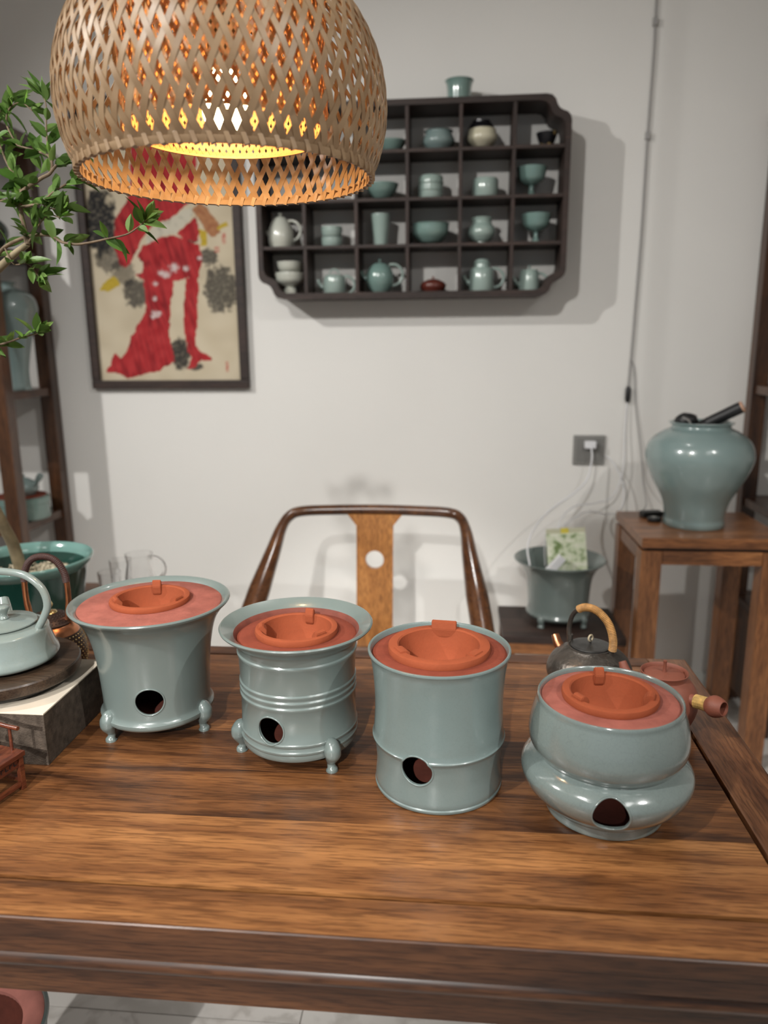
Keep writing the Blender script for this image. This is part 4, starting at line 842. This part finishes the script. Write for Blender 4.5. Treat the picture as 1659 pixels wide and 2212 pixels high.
t = ware('lidded_mug', 'celadon lidded mug with ring handle, second cell of the bottom row', 'teapot', -0.432, 4, [(0, 0), (0.036, 0), (0.039, 0.004), (0.040, 0.050), (0.036, 0.060), (0.030, 0.064), (0, 0.066)], CELL)
B().tube(arc((0, 0, 0.068), 0.017, 0, 180, 14), 0.003, 8).build('lid_loop', CELL, t, 80); ear(t, 0.043, 0.030, 0.030, CELL); beak(t, 0.036, 0.022, 0.028, CELL)
t = ware('globe_ewer', 'egg-shaped celadon ewer with knobbed lid, bottom row left of the red pot', 'teapot', -0.268, 4, [(0, 0), (0.028, 0), (0.030, 0.004)]+spl2([(0.036, 0.010), (0.049, 0.040), (0.046, 0.072), (0.030, 0.096), (0.012, 0.104)], 5)+[(0, 0.105)], CELM)
knob(t, 0.105, 0.006, CELM); ear(t, 0.046, 0.062, 0.036, CELL); beak(t, 0.044, 0.05, 0.026, CELM)
t = ware('clay_teapot', 'squat reddish clay teapot alone in a bottom row cell', 'teapot', -0.078, 4, [(0, 0), (0.032, 0)]+spl2([(0.036, 0.001), (0.046, 0.018), (0.042, 0.032), (0.026, 0.040)], 5)+[(0.024, 0.042), (0.012, 0.045), (0, 0.0455)], plain('red-brown glaze', (0.11, 0.024, 0.016), 0.3, coat=0.4))
knob(t, 0.045, 0.0045, ZISHA)
t = ware('domed_teapot', 'celadon cylinder teapot with domed lid, bottom row right of the red pot', 'teapot', 0.092, 4, [(0, 0), (0.042, 0), (0.044, 0.004), (0.042, 0.072), (0.038, 0.079), (0.029, 0.082), (0.028, 0.092), (0.031, 0.095), (0.022, 0.108), (0, 0.113)], CELL)
ear(t, 0.046, 0.046, 0.032, CELL); beak(t, 0.040, 0.030, 0.026, CELL)
t = ware('small_teapot', 'small celadon teapot with tiny knob in the bottom right cell', 'teapot', 0.258, 4, [(0, 0), (0.036, 0), (0.037, 0.004), (0.033, 0.060), (0.029, 0.070), (0, 0.075)], CELL)
knob(t, 0.074, 0.006, CELL); ear(t, 0.038, 0.032, 0.026, CELL); beak(t, 0.032, 0.022, 0.026, CELL)
t = ware('top_cup', 'flared celadon cup standing on top of the wall shelf', 'cup', 0.006, 0, [(0, 0), (0.038, 0)]+spl2([(0.040, 0.001), (0.041, 0.040), (0.044, 0.058), (0.049, 0.068)], 4)+[(0.046, 0.068), (0.040, 0.055), (0.036, 0.006), (0, 0.006)], CELM)

# ------------------------------------------------------------------ bookcases
def bookcase(label, x0, x1, y0, y1, h, shelves, panel=None):
    t = thing('open_bookcase', label, 'bookcase', ((x0+x1)/2, (y0+y1)/2, 0)); ox, oy = (x0+x1)/2, (y0+y1)/2; p = 0.052
    def bb(name, a, b_, c, d, e, f, mt): B().box(a-ox, b_-ox, c-oy, d-oy, e, f, 0.003).build(name, mt, t)
    for px_ in (x0, x1-p):
        for py_ in (y0, y1-p): bb('post', px_, px_+p, py_, py_+p, 0, h-0.045, ETW)
    bb('top_board', x0-0.01, x1+0.01, y0-0.01, y1, h-0.0448, h, ETX)
    for z in shelves:
        bb('shelf_board', x0+0.008, x1-0.008, y0+p+0.0005, y1-p-0.0005, z-0.030, z, ETX)
        for py_ in (y0+0.004, y1-p+0.004): bb('shelf_rail', x0+p+0.0005, x1-p-0.0005, py_, py_+0.044, z-0.036, z, ETX)
    if panel:
        for px_ in (x0+0.014, x1-0.034): bb('side_panel', px_, px_+0.020, y0+p+0.001, y1-p-0.001, 0.06, panel, ETW)
        bb('front_panel', x0+p+0.001, x1-p-0.001, y0+0.015, y0+0.035, 0.06, panel-0.037, ETX)
    return t
bookcase('tall open wooden bookcase at the left holding a celadon vase', -2.42, -1.552, 2.50, 2.862, 2.11, [1.700, 1.207, 0.725, 0.26])
bookcase('tall open wooden bookcase at the right edge behind the side table', 1.058, 1.92, 2.500, 2.862, 2.11, [1.700, 1.207, 0.80, 0.43], 0.395)
t = thing('celadon_vase', 'tall blue-green celadon vase with broad shoulders on the left bookcase', 'vase', (-1.592, 2.668, 1.2074))
t.location.x = -1.600
B().lathe([(0, 0), (0.044, 0), (0.046, 0.004)]+spl2([(0.042, 0.02), (0.043, 0.08), (0.060, 0.17), (0.088, 0.26), (0.093, 0.300), (0.080, 0.335), (0.045, 0.356), (0.024, 0.362)], 6)+[(0.022, 0.372), (0.030, 0.382), (0.027, 0.383), (0.018, 0.372), (0.018, 0.355), (0, 0.35)], seg=56).build('body', CELJ, t, 50)
t = thing('dark_green_jar', 'dark green round jar on the upper board of the left bookcase', 'jar', (-1.650, 2.670, 1.7004))
B().lathe([(0, 0), (0.035, 0)]+spl2([(0.038, 0.002), (0.064, 0.045), (0.062, 0.080), (0.036, 0.108), (0.026, 0.116)], 5)+[(0.030, 0.128), (0.026, 0.128), (0, 0.110)], seg=40).build('body', GREEN, t, 50)
t = thing('celadon_warmer', 'round celadon kettle warmer on the lower board of the left bookcase', 'warmer', (-1.640, 2.668, 0.7254))
B().lathe([(0, 0), (0.098, 0.0), (0.100, 0.003), (0.098, 0.055), (0.101, 0.058), (0.101, 0.078), (0.094, 0.083), (0.060, 0.083), (0.060, 0.078), (0, 0.078)], seg=56).build('body', CELM, t, 40)
B().lathe([(0.030, 0.0832), (0.090, 0.0832), (0.090, 0.0862), (0.030, 0.0862)], seg=48, closed=True).build('clay_ring', FILLR, t)
t = thing('side_handle_teapot', 'celadon teapot with a straight side handle on the bookcase warmer', 'teapot', (-1.625, 2.668, 0.8118))
B().lathe([(0, 0), (0.034, 0)]+spl2([(0.038, 0.002), (0.052, 0.022), (0.048, 0.045), (0.026, 0.060)], 5)+[(0.020, 0.064), (0.006, 0.068), (0.008, 0.078), (0, 0.080)], seg=40).build('body', CELJ, t, 50)
B().tube(spline([(0.044, -0.01, 0.036), (0.068, -0.018, 0.060), (0.086, -0.024, 0.082)], 5), [0.009]*6+[0.0115]*5, 10).build('side_handle', CELJ, t, 60)
B().tube(spline([(-0.044, 0.0, 0.032), (-0.064, 0, 0.050), (-0.074, 0, 0.066)], 4), [0.010-0.0005*i for i in range(9)], 10).build('spout', CELJ, t, 60)

# ------------------------------------------------------------------ side table with the big jar (right)
sx0, sx1, sy0, sy1 = 0.575, 0.995, 2.265, 2.645
sd = thing('side_table', 'square wooden side table carrying the large celadon jar', 'table', ((sx0+sx1)/2, (sy0+sy1)/2, 0)); ox, oy = (sx0+sx1)/2, (sy0+sy1)/2
def sbx(name, a, b_, c, d, e, f, mt, bev=0.003): B().box(a-ox, b_-ox, c-oy, d-oy, e, f, bev).build(name, mt, sd)
sbx('top_panel', sx0, sx1+0.01, sy0, sy1, 0.748, 0.780, STW)
sbx('waist', sx0+0.012, sx1-0.012, sy0+0.012, sy1-0.012, 0.738, 0.7478, DARKW, 0)
for lx in (sx0, sx1-0.062):
    for ly in (sy0, sy1-0.062): sbx('leg', lx, lx+0.062, ly, ly+0.062, 0, 0.7378, STZ)
for ly in (sy0+0.004, sy1-0.040): sbx('rail', sx0+0.0625, sx1-0.0625, ly, ly+0.036, 0.695, 0.7378, STW)
for lx in (sx0+0.004, sx1-0.040): sbx('rail', lx, lx+0.036, sy0+0.0625, sy1-0.0625, 0.695, 0.7378, STZ)
jr = thing('celadon_jar', 'large round-shouldered celadon jar on the side table', 'jar', (0.779, 2.452, 0.7804))
B().lathe([(0, 0), (0.091, 0), (0.094, 0.005)]+spl2([(0.093, 0.015), (0.092, 0.035), (0.104, 0.085), (0.138, 0.150), (0.160, 0.205), (0.162, 0.240), (0.148, 0.275), (0.115, 0.302), (0.092, 0.313)], 6)+[(0.088, 0.318), (0.088, 0.324), (0.097, 0.330), (0.097, 0.333), (0.088, 0.334), (0.082, 0.325), (0.082, 0.312), (0.125, 0.280), (0.145, 0.22), (0.09, 0.05), (0, 0.03)], seg=80).build('body', CELJ, jr, 45)
rl = thing('black_roll', 'black tube with a copper-coloured end leaning out of the jar', 'roll', (0.79, 2.45, 1.055))
a0, a1 = Vector((-0.012, 0.030, 0.036)), Vector((0.098, -0.02, 0.106)); d = (a1-a0).normalized()
B().tube([a0, a1], 0.0185, 20).build('tube', BLACK, rl, 40)
B().tube([a1+d*0.0003, a1+d*0.006], [0.0185, 0.0165], 20).build('end_cap', plain('copper cap', (0.55, 0.33, 0.22), 0.5), rl, 40)
rl2 = thing('black_bag', 'crumpled black pouch with a strap in the jar mouth', 'pouch', (0.729, 2.435, 1.1005))
b = B(); b.sphere((0, 0, 0.020), 0.034, 18, 12, (1.05, 0.8, 0.62))
for v in b.bm.verts: v.co += v.normal*0.006*NZs.noise(v.co*60)
b.build('pouch', BLACK, rl2, 50)
B().tube(spline([(-0.02, -0.02, 0.03), (-0.005, -0.029, 0.022), (0.004, -0.031, 0.008)], 4), 0.003, 6).build('strap', GREY, rl2)
pa = thing('power_adapter', 'black power adapter lying on the side table before the jar', 'adapter', (0.672, 2.560, 0.7804), rad(12))
B().box(-0.034, 0.034, -0.018, 0.018, 0, 0.020, 0.004).build('case', BLACK, pa)
B().box(0.0345, 0.050, -0.006, 0.006, 0.005, 0.014, 0.002).build('plug', BLACK, pa)
pa = thing('small_black_puck', 'small black round switch on the side table beside the adapter', 'switch', (0.665, 2.490, 0.7804))
B().lathe([(0, 0), (0.020, 0), (0.022, 0.003), (0.022, 0.010), (0.018, 0.014), (0, 0.014)], seg=28).build('case', BLACK, pa, 40)
B().lathe([(0, 0.0142), (0.009, 0.0142), (0.008, 0.0160), (0, 0.0165)], seg=20).build('button', GREY, pa, 40)

# ------------------------------------------------------------------ low stool with planter
lx0, lx1, ly0, ly1 = 0.170, 0.568, 2.345, 2.640
ls = thing('low_stool', 'low dark wooden stool under the flared planter by the wall', 'stool', ((lx0+lx1)/2, (ly0+ly1)/2, 0)); ox, oy = (lx0+lx1)/2, (ly0+ly1)/2
def lsb(name, a, b_, c, d, e, f, mt): B().box(a-ox, b_-ox, c-oy, d-oy, e, f, 0.003).build(name, mt, ls)
lsb('top', lx0, lx1, ly0, ly1, 0.395, 0.420, DARKW)
lsb('front_rail', lx0+0.005, lx1-0.005, ly0+0.006, ly0+0.026, 0.355, 0.3948, STW); lsb('back_rail', lx0+0.005, lx1-0.005, ly1-0.026, ly1-0.006, 0.355, 0.3948, STW)
for lx in (lx0+0.004, lx1-0.044):
    for ly in (ly0+0.0265, ly1-0.067): lsb('leg', lx, lx+0.04, ly, ly+0.04, 0, 0.3948, STZ)
PLX, PLY = 0.366, 2.505
pl = thing('flared_planter', 'pale celadon flared planter on feet holding a packet and cables', 'planter', (PLX, PLY, 0.4222))
B().lathe([(0, 0.020), (0.092, 0.020), (0.104, 0.026), (0.108, 0.034), (0.105, 0.042)]+spl2([(0.102, 0.048), (0.106, 0.120), (0.113, 0.165), (0.130, 0.198), (0.152, 0.218)], 6)+[(0.154, 0.222), (0.151, 0.224), (0.128, 0.206), (0.108, 0.168), (0.099, 0.12), (0.095, 0.04), (0, 0.034)], seg=72).build('body', CEL, pl, 45)
for a in (-128, -42, 90):
    d = Vector((math.cos(rad(a)), math.sin(rad(a)), 0)); B().tube(spline([d*0.096+Vector((0, 0, 0.040)), d*0.106+Vector((0, 0, 0.028)), d*0.104+Vector((0, 0, 0.012)), d*0.106], 4), [0.010, 0.0115, 0.013, 0.013, 0.013, 0.012, 0.011, 0.0095, 0.009, 0.0095, 0.0105, 0.011, 0.011], 14).build('foot', CEL, pl, 60)
pk = thing('patterned_packet', 'green and white patterned packet standing in the planter', 'packet', (0.398, 2.500, 0.560))
M = Matrix.Rotation(rad(-4), 4, 'Y') @ Matrix.Rotation(rad(-14), 4, 'X')
B().box(-0.066, 0.066, -0.012, 0.012, 0.0, 0.168, 0.004, M).build('packet_body', PACK, pk)
B().box(-0.066, 0.066, -0.003, 0.003, 0.1685, 0.185, 0.001, M).build('crimped_edge', plain('packet edge', (0.50, 0.50, 0.36), 0.5), pk)
B().box(-0.016, 0.010, -0.0055, -0.0033, 0.168, 0.186, 0.0005, M).build('yellow_clip', plain('yellow', (0.62, 0.52, 0.06), 0.5), pk)
wc = thing('white_charger', 'white charger block resting against the packet in the planter', 'charger', (0.322, 2.470, 0.600))
M = Matrix.Rotation(rad(40), 4, 'Y')
B().box(-0.014, 0.014, -0.012, 0.012, 0, 0.075, 0.004, M).build('block', WHITE, wc)
B().box(-0.006, 0.006, -0.004, 0.004, -0.010, -0.0003, 0.001, M).build('plug', GREY, wc)

# ------------------------------------------------------------------ socket and cables
so = thing('wall_socket', 'grey square wall socket with a white plug above the planter', 'socket', (0.508, WY-0.0005, 0.966))
so_p = B().box(-0.058, 0.058, -0.010, 0, -0.055, 0.055, 0.002).build('plate', GREY, so)
B().box(-0.046, 0.046, -0.0125, -0.0102, -0.044, 0.044, 0.001).build('inner_plate', plain('socket face', (0.19, 0.186, 0.175), 0.4), so_p)
wp = tag(B().box(-0.020, 0.020, -0.045, -0.0130, -0.012, 0.014, 0.004).build('white_plug', WHITE), 'white plug pushed into the grey wall socket', 'plug'); wp.location = (0.508, WY-0.0005, 0.988)
def cable(name, label, pts, r, mat):
    return tag(B().tube(spline(pts, 8), r, 8).build(name, mat, None, 80), label, 'cable')
c1 = cable('hanging_cable', 'thin grey cable hanging down the wall from the ceiling to a black joint', [(0.650,2.862,2.858),(0.651,2.86,2.463),(0.653,2.86,2.325),(0.651,2.86,2.184),(0.649,2.86,2.011),(0.649,2.86,1.74),(0.645,2.86,1.52),(0.641,2.86,1.326),(0.637,2.86,1.203)], 0.0036, CORDG)
for z, x in ((2.40, 0.652), (2.05, 0.650)): B().box(x-0.007, x+0.007, 2.853, 2.869, z-0.012, z+0.012, 0.001).build('cable_clip', CORDG, c1)
tag(B().lathe([(0, -0.030), (0.006, -0.029), (0.0095, -0.018), (0.0095, 0.018), (0.006, 0.029), (0, 0.030)], seg=16).build('cable_joint', BLACK, None, 50, (0.637, 2.857, 1.173)), 'small black inline joint where the wall cable ends', 'cable joint')
cable('white_cable', 'white cable drooping from the black joint into the planter', [(0.637,2.857,1.143),(0.633,2.85,1.041),(0.633,2.84,0.903),(0.600,2.83,0.800),(0.531,2.80,0.775),(0.439,2.74,0.772),(0.377,2.63,0.735),(0.363,2.570,0.66),(0.36,2.565,0.60)], 0.0022, WHITE)
cable('black_lead', 'thin dark lead running down the wall beside the side table to the adapter', [(0.641,2.864,1.30),(0.656,2.864,1.259),(0.67,2.862,1.125),(0.699,2.857,0.954),(0.713,2.85,0.84),(0.70,2.74,0.786),(0.664,2.64,0.784),(0.662,2.60,0.786),(0.664,2.582,0.790)], 0.0022, CORDG)
cable('plug_cable', 'white cable looping from the white plug left into the planter', [(0.508,2.824,0.986),(0.512,2.812,0.941),(0.496,2.8,0.865),(0.444,2.76,0.82),(0.355,2.7,0.771),(0.291,2.62,0.721),(0.261,2.55,0.672),(0.264,2.50,0.625),(0.272,2.49,0.580)], 0.0030, WHITE)
cable('right_loop_cable', 'white cable bulging right of the socket then back into the planter', [(0.568,2.864,0.944),(0.598,2.856,0.919),(0.634,2.84,0.851),(0.635,2.82,0.766),(0.59,2.8,0.734),(0.496,2.75,0.753),(0.424,2.65,0.745),(0.330,2.575,0.695),(0.325,2.56,0.600)], 0.0022, WHITE)

# ------------------------------------------------------------------ stove standing under the table (its top shows at lower left)
t = thing('charcoal_stove', 'pink-clay stove standing under the table at lower left', 'stove', (-0.757, 0.905, 0.115))
B().lathe([(0, 0), (0.100, 0), (0.104, 0.004), (0.112, 0.10), (0.122, 0.185), (0.126, 0.197), (0.125, 0.200), (0.120, 0.201), (0.118, 0.196), (0.110, 0.10), (0.098, 0.012), (0, 0.012)], seg=72).build('body', CEL, t, 40)
B().lathe([(0.090, 0.150), (0.1185, 0.150), (0.1185, 0.198), (0.112, 0.2005), (0.098, 0.199), (0.086, 0.190)], seg=64, closed=True).build('clay_filling', plain('pale pink clay', (0.52, 0.20, 0.16), 0.95, var=0.15, scale=30), t, 40)
B().lathe([(0, 0.070), (0.060, 0.074), (0.080, 0.110), (0.0875, 0.1895), (0.0895, 0.1895), (0.083, 0.108), (0.062, 0.070), (0, 0.066)], seg=56).build('fire_bowl', CLAYIN, t, 40)
pz = tag(B().box(-0.17, 0.17, -0.15, 0.15, 0.0, 0.1145, 0.003).build('wooden_plinth', ETX), 'low wooden plinth on the floor under the hidden stove', 'plinth'); pz.location = (-0.757, 0.905, 0)
print('LEAVES', nl)
